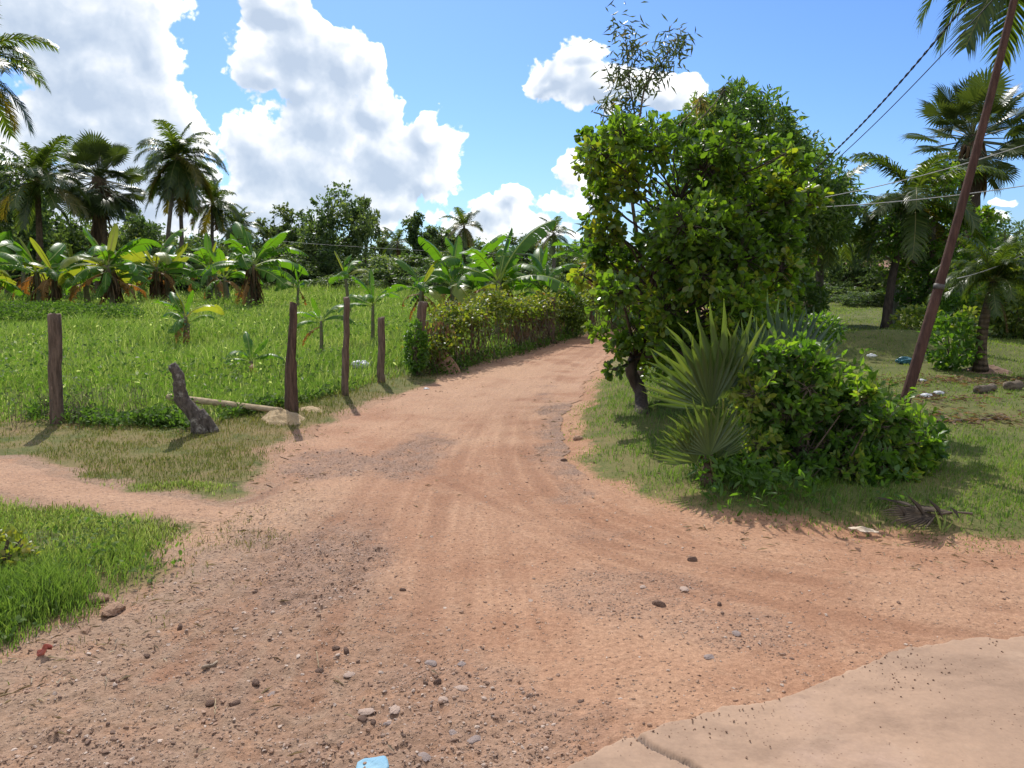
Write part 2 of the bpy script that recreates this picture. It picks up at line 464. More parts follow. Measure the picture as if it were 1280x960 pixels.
# dirt road
ry = np.concatenate([np.arange(-6, 1.4, .25), np.exp(np.arange(math.log(1.4), math.log(34), .0055))])
NC = 380
rows = []
s = np.linspace(0, 1, NC)
for yy in ry:
    a, b = leftx(yy), rightx(yy)
    mid = max(min(b, .75 * max(yy, 0) + .6), a + .2)
    q = np.where(s < .9, a + (mid - a) * s / .9, mid + max(b - mid, .002) * (s - .9) / .1)
    rows.append(q)
X = np.array(rows, float); Y = np.repeat(ry[:, None], NC, 1)
SDr = np.minimum(X - X[:, :1], X[:, -1:] - X)
grv, tan_, pale_, trk_ = wear(X, Y)
def road_h(x, y, grv, tan_, trk_):
    return ((fbm(x * 3, y * 3, 50, 3) - .5) * .022 + (fbm(x * 14, y * 14, 51, 3) - .5) * (.008 + .022 * tan_ + .026 * grv)
            + (fbm(x * 45, y * 45, 52, 2) - .5) * (.004 + .012 * tan_ + .014 * grv) - trk_ * .008)
Z = road_h(X, Y, grv, tan_, trk_)
edge = sstep(0, .25, SDr)
Z = Z * (.2 + .8 * edge) + (1 - edge) * .003 + .004
mb = MB(); mb.add(np.stack([X, Y, Z], -1), [grid_faces(*X.shape)])
me = mb.mesh('dirt_road', M_dirt, True, {'tan': tan_.ravel(), 'grav': grv.ravel(), 'trk': trk_.ravel(), 'pale': pale_.ravel()})
kind(link('dirt_road', me), 'structure', 'red laterite dirt road with tyre tracks and gravel')
def zroad(x, y):
    a, b, c, d = wear(x, y); return road_h(x, y, a, b, d) + .004

# footpath joining from the left
pp = catmull(PATH, 8); w_ = np.interp(pp[:, 0], PATH[:, 0], PW)
tt = norm(np.gradient(pp, axis=0)); nn = np.stack([-tt[:, 1], tt[:, 0]], 1)
ss = np.linspace(-1, 1, 26)
wl = w_ * (.6 + .5 * fbm(pp[:, 0] * 2.5, pp[:, 0] * 0, 31)); wr = w_ * (.6 + .5 * fbm(pp[:, 0] * 2.5, pp[:, 0] * 0 + 5, 32))
XX = pp[:, None] + nn[:, None] * (np.where(ss < 0, ss[None] * wl[:, None], ss[None] * wr[:, None]))[..., None]
sd_ = sd_road(XX[..., 0], XX[..., 1])
Z = H(XX[..., 0], XX[..., 1], sd_) + .008 + (fbm(XX[..., 0] * 6, XX[..., 1] * 6, 34) - .5) * .015 - .01 * np.abs(ss)[None] ** 4
mb = MB(); mb.add(np.dstack([XX, Z]), [grid_faces(*Z.shape)])
me = mb.mesh('footpath', M_dirt, True, {'tan': np.full(Z.size, .25) + .35 * np.repeat(ss[None] ** 2, len(pp), 0).ravel(), 'pale': (.75 * (1 - np.repeat(ss[None] ** 2, len(pp), 0))).ravel(), 'trk': np.zeros(Z.size), 'grav': np.zeros(Z.size)})
kind(link('footpath', me), 'structure', 'pale trodden footpath joining the dirt road')

# concrete road slab the photographer stands on
SZ = .055
ed = np.array([g(*p, SZ)[:2] for p in [(560, 1010), (680, 958), (735, 934), (790, 912), (850, 893), (920, 876), (985, 860), (1030, 845), (1060, 831), (1130, 805), (1200, 795), (1280, 788), (1420, 778)]])
ed = np.vstack([[(-7, .6), (-2.5, 1.55)], ed, [(4.5, 3.35), (9, 3.45), (16, 3.3)]])
sx = np.concatenate([np.arange(-7, -.5, .12), np.arange(-.5, 3.2, .009), np.arange(3.2, 16, .12)])
sy = np.interp(sx, ed[:, 0], ed[:, 1]) + (fbm(sx * 5, sx * 0, 21) - .5) * .05 + (fbm(sx * 26, sx * 0, 22) - .5) * .035
dv = np.concatenate([np.arange(0, 1.2, .009), np.arange(1.2, 1.6, .03), np.arange(1.6, 8.6, .25)])
X = np.repeat(sx[:, None], len(dv), 1); Y = sy[:, None] - dv[None]
CR = np.array([g(*p, SZ)[:2] for p in [(788, 908), (806, 925), (818, 934), (845, 946), (870, 958), (900, 990)]])
cd = polydist(X, Y, catmull(CR, 6)).reshape(X.shape) + (fbm(X * 30, Y * 30, 24) - .5) * .012
crack = 1 - sstep(.004, .017, cd)
lip = 1 - sstep(0, .05, dv)[None]
Z = SZ + (fbm(X * 2, Y * 2, 25, 3) - .5) * .016 + (fbm(X * 22, Y * 22, 26, 3) - .5) * .004 - crack * .018 - lip ** 2 * (.012 + .05 * fbm(X * 12, Y * 12, 27)) 
mb = MB(); nv, nd = X.shape
top = np.stack([X, Y, Z], -1)
mb.add(top, [grid_faces(nv, nd)[:, ::-1]])
sk = np.stack([X[:, 0], Y[:, 0] + .012, np.full(nv, -.08)], -1)
tp = top[:, 0]
i = np.arange(nv - 1)
mb.add(np.vstack([tp, sk]), [np.stack([i, i + 1, i + 1 + nv, i + nv], -1)])
cr = np.concatenate([crack.ravel(), np.zeros(2 * nv)])
me = mb.mesh('concrete_road', M_conc, True, {'crack': cr})
kind(link('concrete_road', me), 'structure', 'dusty pinkish concrete slab edge with a crack')

# gravel: countless small bits on the dirt
ICO = None
def ico_unit():
    t = (1 + 5 ** .5) / 2
    v = norm(np.array([(-1, t, 0), (1, t, 0), (-1, -t, 0), (1, -t, 0), (0, -1, t), (0, 1, t), (0, -1, -t), (0, 1, -t), (t, 0, -1), (t, 0, 1), (-t, 0, -1), (-t, 0, 1)], float))
    f = np.array([(0, 11, 5), (0, 5, 1), (0, 1, 7), (0, 7, 10), (0, 10, 11), (1, 5, 9), (5, 11, 4), (11, 10, 2), (10, 7, 6), (7, 1, 8), (3, 9, 4), (3, 4, 2), (3, 2, 6), (3, 6, 8), (3, 8, 9), (4, 9, 5), (2, 4, 11), (6, 2, 10), (8, 6, 7), (9, 8, 1)])
    return v, f
IV, IF = ico_unit()
def mk_stone(name, stops):
    m, nt, out = newmat(name)
    co = nt.n('ShaderNodeTexCoord').outputs['Object']
    c = nt.ramp(nt.attr('var'), stops)
    n = nt.noise(co, 60, 4, .7)
    c = nt.mix(.6, c, nt.ramp(n, [(.3, (.6, .6, .6)), (.7, (1.3, 1.3, 1.3))]), 'MULTIPLY')
    b = nt.n('ShaderNodeBump', None, Strength=.5, Distance=.01, Height=n)
    p = nt.n('ShaderNodeBsdfPrincipled', None, Base_Color=c, Roughness=.9, Normal=b.outputs[0])
    nt.set(out.inputs[0], p.outputs[0]); return m
M_gravel = mk_stone('gravel', [(0, (.15, .09, .062)), (.3, (.27, .16, .102)), (.65, (.37, .228, .148)), (.85, (.40, .30, .235)), (1, (.54, .42, .33))])
rng = np.random.default_rng(11)
def scatter_road(n, tries=1):
    yy = np.exp(rng.uniform(math.log(1.7), math.log(16), n))
    xx = rng.uniform(-1, 1, n) * (.72 * yy + .5)
    ok = sd_road(xx, yy) < .06
    xx, yy = xx[ok], yy[ok]
    on_slab = yy < np.interp(xx, sx, sy) + .02
    return xx[~on_slab], yy[~on_slab]
xx, yy = scatter_road(150000)
a, b, c, d = wear(xx, yy)
cl = fbm(xx * 4, yy * 4, 99)
keep = rng.random(len(xx)) < np.clip(.05 + .25 * b * (cl > .40) + .62 * a * (cl > .36) + .09 * (cl > .56), 0, 1) * np.clip(5.5 / yy, .12, 1)
xx, yy, a, b = xx[keep], yy[keep], a[keep], b[keep]
nst = len(xx)
sz = np.clip(rng.lognormal(math.log(.0033), .52, nst), .0016, .0095)
off = unit(rng, nst)
v = IV[None] * (1 + .28 * rng.standard_normal((nst, 12, 1))) * (sz[:, None] * np.stack([rng.uniform(.8, 1.5, nst), rng.uniform(.7, 1.3, nst), rng.uniform(.4, .8, nst)], 1))[:, None]
an = rng.uniform(0, TAU, nst); ca, sa = np.cos(an)[:, None], np.sin(an)[:, None]
v = np.stack([v[..., 0] * ca - v[..., 1] * sa, v[..., 0] * sa + v[..., 1] * ca, v[..., 2]], -1)
v = v + np.stack([xx, yy, zroad(xx, yy) + sz * .18], 1)[:, None]
mb = MB(); mb.add(v.reshape(-1, 3), [(IF[None] + np.arange(nst)[:, None, None] * 12).reshape(-1, 3)], np.repeat(rng.random(nst), 12))
kind(link('gravel', mb.mesh('gravel', M_gravel, False)), 'stuff', 'loose gravel and crumbs of laterite on the dirt road')
# crumbs on the concrete
n = 3800
xx = rng.uniform(-.3, 3.4, n); yy = np.interp(xx, sx, sy) - .04 - rng.random(n) * 1.3
keep = rng.random(n) < sstep(.4, .7, fbm(xx * 2.6, yy * 2.6, 101)) + .06
xx, yy = xx[keep], yy[keep]; nst = len(xx); sz = rng.uniform(.0015, .0042, nst)
v = IV[None] * (1 + .3 * rng.standard_normal((nst, 12, 1))) * sz[:, None, None]
v = v + np.stack([xx, yy, SZ + .001 + 0 * xx], 1)[:, None]
mb = MB(); mb.add(v.reshape(-1, 3), [(IF[None] + np.arange(nst)[:, None, None] * 12).reshape(-1, 3)], np.repeat(rng.random(nst) * .5, 12))
kind(link('gravel', mb.mesh('gravel', M_gravel, False)), 'stuff', 'grit blown over the concrete slab')

# single stones that stand out
def stone_mesh(seed, flat=.6, sub=2):
    r = np.random.default_rng(seed)
    import bmesh
    bm = bmesh.new(); bmesh.ops.create_icosphere(bm, subdivisions=sub + 1, radius=1)
    co = np.array([v.co for v in bm.verts]); k = r.integers(0, 999)
    ax = np.array([r.uniform(.9, 1.4), r.uniform(.7, 1.1), flat])
    for _ in range(9):
        dr = unit(r, 1)[0]; cut = r.uniform(.55, .9); dd = co @ dr  # facet
        co = co - np.maximum(dd - cut, 0)[:, None] * dr * .9
    co = co * (1 + .22 * (fbm(co[:, 0] * 3 + 9, co[:, 1] * 3 + co[:, 2] * 2.3, k) - .5)[:, None] * 2) * ax
    for v, c in zip(bm.verts, co): v.co = c
    me = bpy.data.meshes.new('stone'); bm.to_mesh(me); bm.free()
    return me
M_stone_d = plainmat('dark_clod', (.15, .086, .058), (.24, .14, .092), .95, 9, .8)
M_stone_l = plainmat('pale_stone', (.36, .25, .19), (.48, .35, .27), .9, 9, .5)
M_stone_g = plainmat('grey_stone', (.22, .165, .145), (.34, .26, .22), .9, 9, .5)
M_stone_r = plainmat('laterite_rock', (.30, .17, .10), (.42, .26, .165), .95, 7, .8)
smesh = {}
for nm, m_ in (('d', M_stone_d), ('l', M_stone_l), ('g', M_stone_g), ('r', M_stone_r)):
    smesh[nm] = []
    for k in range(3):
        me = stone_mesh(100 + k * 7 + ord(nm), .5 if nm != 'd' else .75); me.materials.append(m_)
        smesh[nm].append(me)
STONES = [
 (503, 739, .022, 'd', 'dark round clod alone in the middle of the dirt road'),
 (399, 837, .022, 'd', 'dark clod with a straw sticking up beside it'),
 (437, 846, .026, 'l', 'pale pinkish stone with a flat top right of the dark clod'),
 (433, 816, .025, 'd', 'largest dark clod of a crumbly pair on the left gravel'),
 (420, 809, .020, 'd', 'smaller dark clod just behind the crumbly one'),
 (532, 854, .017, 'd', 'small dark square clod among grey stones low on the road'),
 (547, 851, .022, 'd', 'dark clod beside the small square one near grey stones'),
 (538, 828, .032, 'g', 'flat grey stone flake behind the paired dark clods'),
 (577, 832, .026, 'g', 'split grey stone right of the paired dark clods'),
 (577, 861, .032, 'l', 'pale layered stone flake in the middle of the gravel'),
 (553, 875, .030, 'l', 'cream flat stone pressed into the dirt low on the road'),
 (458, 890, .034, 'l', 'long pale stone half buried near the bottom edge'),
 (494, 892, .034, 'l', 'greyish pale stone pressed into dirt right of the long one'),
 (453, 903, .022, 'd', 'dark stone lying just in front of the long pale stone'),
 (467, 905, .020, 'd', 'dark angular stone in the row before the pale stones'),
 (484, 906, .020, 'g', 'grey stone at the end of the row before the pale stones'),
 (531, 945, .032, 'g', 'grey stone right of the blue wrapper near the bottom'),
 (593, 923, .032, 'g', 'flat dark grey stone near the concrete slab corner'),
 (566, 916, .030, 'g', 'grey stone left of the flat one near the slab corner'),
 (662, 873, .016, 'd', 'small dark cube-like clod right of the cream stone'),
 (824, 757, .042, 'd', 'big dark crumbly clod on the right side of the road'),
 (899, 758, .022, 'd', 'dark clod further right of the big crumbly one'),
 (804, 734, .026, 'l', 'pale stone left of the grey pieces on the right branch'),
 (855, 738, .032, 'l', 'pale grey flake right of the grey pieces on the branch'),
 (866, 699, .034, 'd', 'dark lumpy clod farthest up on the right branch'),
 (920, 793, .030, 'g', 'flat grey flake lying towards the concrete slab'),
 (886, 822, .030, 'g', 'grey flake nearest the edge of the concrete slab'),
 (225, 786, .024, 'd', 'dark clod on the tan soil near the grass patch'),
 (183, 820, .018, 'd', 'small dark clod further left on the tan soil'),
 (320, 854, .028, 'd', 'dark clod at the upper end of the left clod cluster'),
 (294, 879, .030, 'd', 'largest dark clod in the left cluster near the stick'),
 (262, 876, .022, 'd', 'dark clod left of the largest in the left cluster'),
 (340, 867, .022, 'g', 'grey flat stone at the right of the left clod cluster'),
 (150, 820, .016, 'l', 'tiny white stone on the tan soil near the grass'),
 (722, 551, .075, 'r', 'pale rock at the foot of the right hand grass bank'),
 (705, 577, .035, 'd', 'dark stone at the bend of the right verge'),
 (142, 766, .085, 'r', 'broad laterite rock at the edge of the left grass'),
 (122, 753, .065, 'r', 'rough reddish rock behind the broad one in the grass'),
 (108, 790, .045, 'r', 'small rusty rock in front of the grass edge'),
]
for k, (px, py, s_, t_, lab) in enumerate(STONES):
    p = g(px, py)
    z = float(zroad(np.array([p[0]]), np.array([p[1]]))[0]) if s_ < .05 else Hp(p) + .01
    o = link('stone', smesh[t_][k % 3], None, (p[0], p[1], z + s_ * (.12 if s_ < .06 else .02)))
    o.scale = (s_ * .78, s_ * .78, s_ * (.5 if t_ in 'gl' else .75)); o.rotation_euler = (0, 0, k * 1.7)
    tag(o, lab, 'stone', 'loose stones on the dirt road' if s_ < .06 else 'rocks along the grass edge')
# ------------------------------------------------------------------ grass
def grassmat(name, stops, trans, fac=.5):
    m, nt, out = newmat(name)
    c = nt.ramp(nt.attr('var'), stops)
    d = nt.n('ShaderNodeBsdfPrincipled', None, Base_Color=c, Roughness=.55)
    d.inputs['Specular IOR Level'].default_value = .35
    t = nt.n('ShaderNodeBsdfTranslucent', None, Color=nt.mix(1.0, c, trans, 'MULTIPLY'))
    nt.set(out.inputs[0], nt.n('ShaderNodeMixShader', None, i0=fac, i1=d.outputs[0], i2=t.outputs[0]).outputs[0])
    return m
G_STOPS = [(0, (.058, .105, .024)), (.4, (.112, .182, .044)), (.7, (.172, .235, .075)), (.88, (.235, .26, .105)), (1, (.37, .40, .24))]
M_grass = grassmat('meadow_grass', G_STOPS, (1.5, 1.6, .6), .58)
M_lawn = grassmat('lawn_grass', [(0, (.09, .15, .028)), (.5, (.165, .235, .052)), (.8, (.22, .25, .08)), (1, (.31, .26, .13))], (1.35, 1.4, .6))
M_verge = grassmat('verge_grass', [(0, (.06, .10, .018)), (.4, (.12, .145, .035)), (.7, (.19, .155, .06)), (1, (.28, .20, .10))], (1.25, 1.25, .6))

def blades(mb, x, y, z, h, w, rng, var, lean=.45, wind=(.12, -.05)):
    n = len(x)
    az = rng.uniform(0, TAU, n); ln = h * np.abs(rng.normal(lean, .25, n))
    la = rng.uniform(0, TAU, n)
    lx = np.cos(la) * ln + wind[0] * h; ly = np.sin(la) * ln + wind[1] * h
    wx, wy = np.cos(az) * w / 2, np.sin(az) * w / 2
    b = np.stack([x, y, z], 1)
    v = np.empty((n, 5, 3))
    v[:, 0] = b + np.stack([-wx, -wy, -.01 + 0 * wx], 1); v[:, 1] = b + np.stack([wx, wy, -.01 + 0 * wx], 1)
    m = b + np.stack([lx * .32, ly * .32, h * .58], 1)
    v[:, 2] = m + np.stack([wx, wy, 0 * wx], 1) * .8; v[:, 3] = m - np.stack([wx, wy, 0 * wx], 1) * .8
    v[:, 4] = b + np.stack([lx, ly, h * np.sqrt(np.clip(1 - (ln / h) ** 2 * .35, .2, 1))], 1)
    k = np.arange(n)[:, None] * 5
    mb.add(v.reshape(-1, 3), [k + np.array([[0, 1, 2, 3]]), k + np.array([[3, 2, 4]])], np.repeat(np.clip(var, 0, 1), 5))

def lodY(rng, n, y0, y1, p, k=.72, c=1.2):
    t = np.linspace(y0, y1, 4000); pdf = (k * t + c) * t ** -p
    cdf = np.cumsum(pdf); cdf /= cdf[-1]
    y = np.interp(rng.random(n), cdf, t)
    return y, k * y + c

FENCE = np.vstack([[(-30, 8.9), (-9, 8.75)], [g(-60, 532)[:2], g(70, 532)[:2], g(245, 540)[:2], g(365, 512)[:2], g(433, 494)[:2], g(476, 478)[:2], g(525, 468)[:2]], [(2.35, 21.6), (3.6, 26), (9, 33)]])
def fenceY(x): return np.interp(x, FENCE[:, 0], FENCE[:, 1])
def hedgex(y): return np.interp(y, [8, 12.2, 21.6, 26, 33, 70], [-1.3, -1.25, 2.3, 3.5, 9, 25])

rng = np.random.default_rng(5)
def put(mb, n, y0, y1, p, accept, hfun, wfun, varfun, lean=.45, xr=None, k=.72, c=1.2):
    y, hw = lodY(rng, n, y0, y1, p, k, c)
    x = rng.uniform(-1, 1, n) * hw if xr is None else rng.uniform(xr[0], xr[1], n)
    sd = sd_road(x, y); sp = sd_path(x, y)
    keep = accept(x, y, sd, sp)
    x, y, sd, sp = x[keep], y[keep], sd[keep], sp[keep]
    z = H(x, y, sd)
    blades(mb, x, y, z, hfun(x, y, sd), wfun(x, y), rng, varfun(x, y, sd), lean)

# meadow behind the fence
def acc_meadow(x, y, sd, sp):
    return (y > fenceY(x) - .10 + (fbm(x * 3, y * 3, 7) - .5) * .3) & (x < hedgex(y)) & (sd > .25) & (rng.random(len(x)) < .35 + .9 * sstep(.3, .6, fbm(x * .8, y * .8, 14)))
def h_meadow(x, y, sd):
    pt = fbm(x * .55, y * .4, 15)
    near = 1 - sstep(0, 1.4, y - fenceY(x))
    return np.clip((.06 + .15 * pt + .20 * sstep(.5, .8, pt)) * rng.uniform(.5, 1.35, len(x)) * (1 - .55 * near) * (1 + .015 * y), .04, .8)
def v_meadow(x, y, sd):
    return .27 + .50 * fbm(x * .3, y * .3, 16) + rng.normal(0, .16, len(x)) + .0025 * np.minimum(y, 60) + .75 * (rng.random(len(x)) < .07)
mb = MB()
put(mb, 470000, 8.0, 62, 1.55, acc_meadow, h_meadow, lambda x, y: .003 + .0007 * y * rng.uniform(.6, 1.2, len(x)), v_meadow)
kind(link('meadow_grass', mb.mesh('meadow_grass', M_grass, True)), 'stuff', 'tall lush grass of the meadow behind the fence posts')

# weeds with small leaves and whitish flower heads in the meadow
M_weed = leafmat('weed_leaf', [(0, (.05, .10, .02)), (.7, (.11, .17, .04)), (.9, (.15, .20, .06)), (1, (.42, .43, .33))], fac=.45, rough=.65, spec=.12)
mb = MB()
n = 38000; y, hw = lodY(rng, n, 8.6, 45, 1.7)
x = rng.uniform(-1, 1, n) * hw
pt = fbm(x * .35 + 3, y * .22, 18)
keep = acc_meadow(x, y, sd_road(x, y), None) & (pt > .5 - .12 * (x < -.28 * y))
x, y = x[keep], y[keep]; n = len(x)
hh = rng.uniform(.05, .42, n) * (1 + .012 * y)
P = np.stack([x, y, H(x, y) + hh], 1)
leaves(mb, P, unit(rng, n) + [0, 0, .2], unit(rng, n) * .7 + [0, 0, 1], rng.uniform(.03, .06, n) * (1 + .03 * y), rng.uniform(.02, .035, n) * (1 + .03 * y), RHOMB,
       np.where(rng.random(n) < .018 + .03 * (x < -.33 * y), 1.0, rng.uniform(0, .85, n)))
kind(link('meadow_weeds', mb.mesh('weeds', M_weed, True)), 'stuff', 'leafy weeds with tiny whitish flower heads in the meadow')

# dark weedy fringe along the foot of the fence
mb = MB()
n = 16000
x = rng.uniform(-8, -1.9, n); y = fenceY(x) + rng.normal(.02, .13, n)
keep = (rng.random(n) < sstep(.38, .6, fbm(x * 2.2, y * 2.2, 19)) * (.35 + .65 * (x < -2.6))) & (sd_road(x, y) > .2)
x, y = x[keep], y[keep]; n = len(x)
P = np.stack([x, y, H(x, y) + rng.uniform(.0, .14, n) * (.4 + fbm(x * 3, y * 3, 20))], 1)
leaves(mb, P, unit(rng, n) + [0, 0, .3], unit(rng, n) * .6 + [0, -.2, 1], rng.uniform(.03, .07, n), rng.uniform(.02, .04, n), OVATE, rng.uniform(0, .8, n))
kind(link('fence_weeds', mb.mesh('weeds', M_weed, True)), 'stuff', 'low dark leafy weeds along the foot of the fence')

# short worn grass between the fence and the footpath, and around the left patch
mb = MB()
def acc_verge(x, y, sd, sp):
    f = fbm(x * 1.6, y * 1.6, 23)
    dens = np.clip(.12 + 1.1 * sstep(.36, .62, f) + .3 * sstep(.4, 1.2, sp), 0, 1) * sstep(.02, .4, sd + (f - .5) * .35) * sstep(-.02, .18, sp)
    return (y < fenceY(x) + .2) & (y > 4.0) & (sd > 0) & (x < leftx(y)) & (rng.random(len(x)) < dens)
put(mb, 150000, 4.2, 10.5, 1.0, acc_verge, lambda x, y, sd: rng.uniform(.012, .045, len(x)) * (.6 + .8 * fbm(x * 2, y * 2, 24)), lambda x, y: rng.uniform(.003, .007, len(x)),
    lambda x, y, sd: .14 + .55 * fbm(x * .9, y * .9, 26) + rng.normal(0, .14, len(x)) - .12 * sstep(.2, 1.2, sd), .6, None, .68, .4)
# blades creeping along the road edge past the posts
put(mb, 60000, 8.0, 24, 1.3, lambda x, y, sd, sp: (x < leftx(y)) & (sd > -.02) & (sd < 1.1) & (rng.random(len(x)) < sstep(0, .35, sd + (fbm(x * 3, y * 3, 27) - .5) * .4)),
    lambda x, y, sd: rng.uniform(.02, .07, len(x)) * (.5 + sstep(0, .6, sd)), lambda x, y: rng.uniform(.005, .010, len(x)), lambda x, y, sd: .25 + .4 * fbm(x, y, 28) + rng.normal(0, .15, len(x)), .6)
# thin tufts straying into the dirt beside the footpath and along the grass edges
def acc_stray(x, y, sd, sp):
    m = np.maximum(ell(x, y, 325, 700, 55, 26), .7 * ell(x, y, 300, 670, 50, 20))
    m = np.maximum(m, .30 * sstep(-.35, -.02, sd) * (x < leftx(y) + .6) * sstep(.5, .62, fbm(x * 3.1, y * 3.1, 88)))
    return (rng.random(len(x)) < m * sstep(.42, .6, fbm(x * 5, y * 5, 87)) * .9) & (sd < .05)
put(mb, 90000, 2.4, 9.5, .8, acc_stray, lambda x, y, sd: rng.uniform(.010, .04, len(x)), lambda x, y: rng.uniform(.0025, .005, len(x)), lambda x, y, sd: rng.uniform(.1, .9, len(x)), .8, (-3.4, .2))
kind(link('verge_grass', mb.mesh('verge_grass', M_verge, True)), 'stuff', 'short worn grass between footpath and fence')
# dry straw and leaf scraps lying along the edges of the dirt
M_straw = grassmat('dry_straw', [(0, (.16, .11, .065)), (.5, (.30, .22, .13)), (1, (.46, .37, .24))], (1, 1, .8), .25)
mb = MB(); n = 9000
y = np.exp(rng.uniform(math.log(2.0), math.log(14), n)); x = rng.uniform(-1, 1, n) * (.72 * y + .5)
sd = sd_road(x, y); keep = (rng.random(n) < np.exp(-(sd / .35) ** 2) * sstep(.35, .6, fbm(x * 2, y * 2, 89)) + .05 * (sd < 0) * (x < -.2)) & (y > np.interp(x, sx, sy) + .05)
x, y, sd = x[keep], y[keep], sd[keep]; n = len(x)
z = np.where(sd < 0, zroad(x, y), H(x, y, sd)) + rng.uniform(.003, .012, n)
leaves(mb, np.stack([x, y, z], 1), unit(rng, n) * [1, 1, .12], unit(rng, n) * .35 + [0, 0, 1], rng.uniform(.02, .09, n), rng.uniform(.002, .010, n), RHOMB, rng.random(n))
kind(link('dry_straw', mb.mesh('dry_straw', M_straw)), 'stuff', 'bits of dry straw and leaf scraps along the edges of the dirt')

# lush grass patch at the near left
mb = MB()
def acc_patch(x, y, sd, sp):
    f = fbm(x * 2.2, y * 2.2, 29)
    return (x < leftx(y)) & (y < 5.9) & (sd > .015 + .05 * f) & (rng.random(len(x)) < sstep(-.02, .6, sp + (f - .5) * .5) * (.25 + .9 * sstep(.3, .6, f)) * (.12 + .88 * sstep(.02, .5, sd + (f - .5) * .5))) & (sp < 4)
def h_patch(x, y, sd):
    far = sstep(3.6, 4.8, y)
    return rng.uniform(.4, 1.25, len(x)) * (.03 + .10 * sstep(.0, .35, sd)) * (1 - .74 * far) * (.55 + 1.1 * fbm(x * 2.6, y * 2.6, 30)) * (1 + .9 * (1 - sstep(2.4, 3.4, y)))
put(mb, 190000, 2.0, 6.0, .6, acc_patch, h_patch, lambda x, y: rng.uniform(.003, .0065, len(x)), lambda x, y, sd: .12 + .45 * fbm(x * 1.4, y * 1.4, 33) + rng.normal(0, .15, len(x)) + .10 + .30 * sstep(3.5, 4.6, y), .45, (-5.2, -1.3))
kind(link('lush_grass', mb.mesh('lush_grass', M_grass, True)), 'stuff', 'lush knee-low grass patch in the near left corner')
# little leafy weeds mixed into it
mb = MB()
n = 5200; x = rng.uniform(-4.6, -1.4, n); y = rng.uniform(2.2, 5.3, n)
keep = (x < leftx(y)) & (sd_road(x, y) > .06) & (sd_path(x, y) > .2) & (fbm(x * 2.4, y * 2.4, 37) > .52)
x, y = x[keep], y[keep]; n = len(x)
leaves(mb, np.stack([x, y, H(x, y) + rng.uniform(.02, .10, n)], 1), unit(rng, n) + [0, 0, .2], unit(rng, n) * .5 + [0, 0, 1], rng.uniform(.018, .045, n), rng.uniform(.012, .03, n), OVATE, rng.uniform(.1, .9, n))
kind(link('grass_weeds', mb.mesh('weeds', M_weed, True)), 'stuff', 'small leafy weeds among the near grass')

# right verge: bank under the shrub and strip along the road
mb = MB()
def acc_bank(x, y, sd, sp):
    f = fbm(x * 2.2, y * 2.2, 43)
    return (x > rightx(y)) & (sd > 0) & (rng.random(len(x)) < sstep(-.05, .30, sd + (f - .5) * .25) * (.3 + .9 * sstep(.3, .55, f)))
put(mb, 150000, 4.0, 13, .9, lambda x, y, sd, sp: acc_bank(x, y, sd, sp) & (sd < 3.0), lambda x, y, sd: rng.uniform(.5, 1.3, len(x)) * (.018 + .05 * sstep(.1, .6, sd)) * np.where(x > 2.4, .62, 1) * (.4 + 1.2 * fbm(x * 2, y * 2, 44)),
    lambda x, y: rng.uniform(.0035, .008, len(x)), lambda x, y, sd: .18 + .5 * fbm(x * 1.3, y * 1.3, 45) + rng.normal(0, .15, len(x)) + .25 * (1 - sstep(0, .3, sd)), .5, None, .72, .5)
kind(link('bank_grass', mb.mesh('bank_grass', M_grass, True)), 'stuff', 'grass on the bank along the right edge of the road')
# yard lawn
mb = MB()
put(mb, 290000, 4.2, 60, 1.5, lambda x, y, sd, sp: (x > np.interp(y, [4, 8, 14, 22, 60], [1.2, 1.8, 3.0, 5.0, 16])) & (sd > .5) & (rng.random(len(x)) < .25 + .9 * sstep(.36, .6, fbm(x * .9, y * .9, 46))),
    lambda x, y, sd: rng.uniform(.5, 1.4, len(x)) * (.016 + .03 * fbm(x * .8, y * .8, 47)) * (1 + .02 * y), lambda x, y: .003 + .0007 * y * rng.uniform(.6, 1.2, len(x)),
    lambda x, y, sd: .25 + .55 * fbm(x * .5, y * .5, 48) + rng.normal(0, .15, len(x)), .55)
kind(link('yard_grass', mb.mesh('yard_grass', M_lawn, True)), 'stuff', 'short yellow-green grass of the shady yard')

# ------------------------------------------------------------------ plant kits
B_brown = barkmat('grey_brown_bark', (.10, .072, .05), (.20, .155, .115), (6, 6, 2), .6)
B_dark = barkmat('dark_bark', (.045, .034, .027), (.105, .08, .062), (7, 7, 2), .7)
B_palm = barkmat('palm_trunk', (.10, .082, .066), (.21, .18, .15), (3, 3, 3), .6, 7)
B_skirt = barkmat('old_leaf_bases', (.06, .042, .028), (.16, .115, .07), (5, 5, 1.5), .8, 4)
L_cash = leafmat('cashew_leaf', [(0, (.060, .110, .022)), (.5, (.095, .16, .030)), (.9, (.14, .21, .038)), (.985, (.20, .21, .035)), (1, (.26, .18, .04))], (2.3, 2.4, .5), .55, .30, .6, gain=1.08)
L_mango = leafmat('olive_leaf', [(0, (.036, .068, .020)), (.55, (.066, .105, .027)), (.9, (.10, .14, .036)), (1, (.14, .15, .04))], (1.7, 1.9, .55), .48, .38, .45, gain=1.5)
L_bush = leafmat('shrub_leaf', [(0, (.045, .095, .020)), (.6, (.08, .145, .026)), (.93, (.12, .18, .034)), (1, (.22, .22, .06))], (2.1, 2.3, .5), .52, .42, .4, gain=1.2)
L_far = leafmat('far_tree_leaf', [(0, (.045, .078, .034)), (.6, (.08, .118, .048)), (1, (.125, .16, .062))], (1.6, 1.7, .6), .46, .5, .35, gain=1.25)
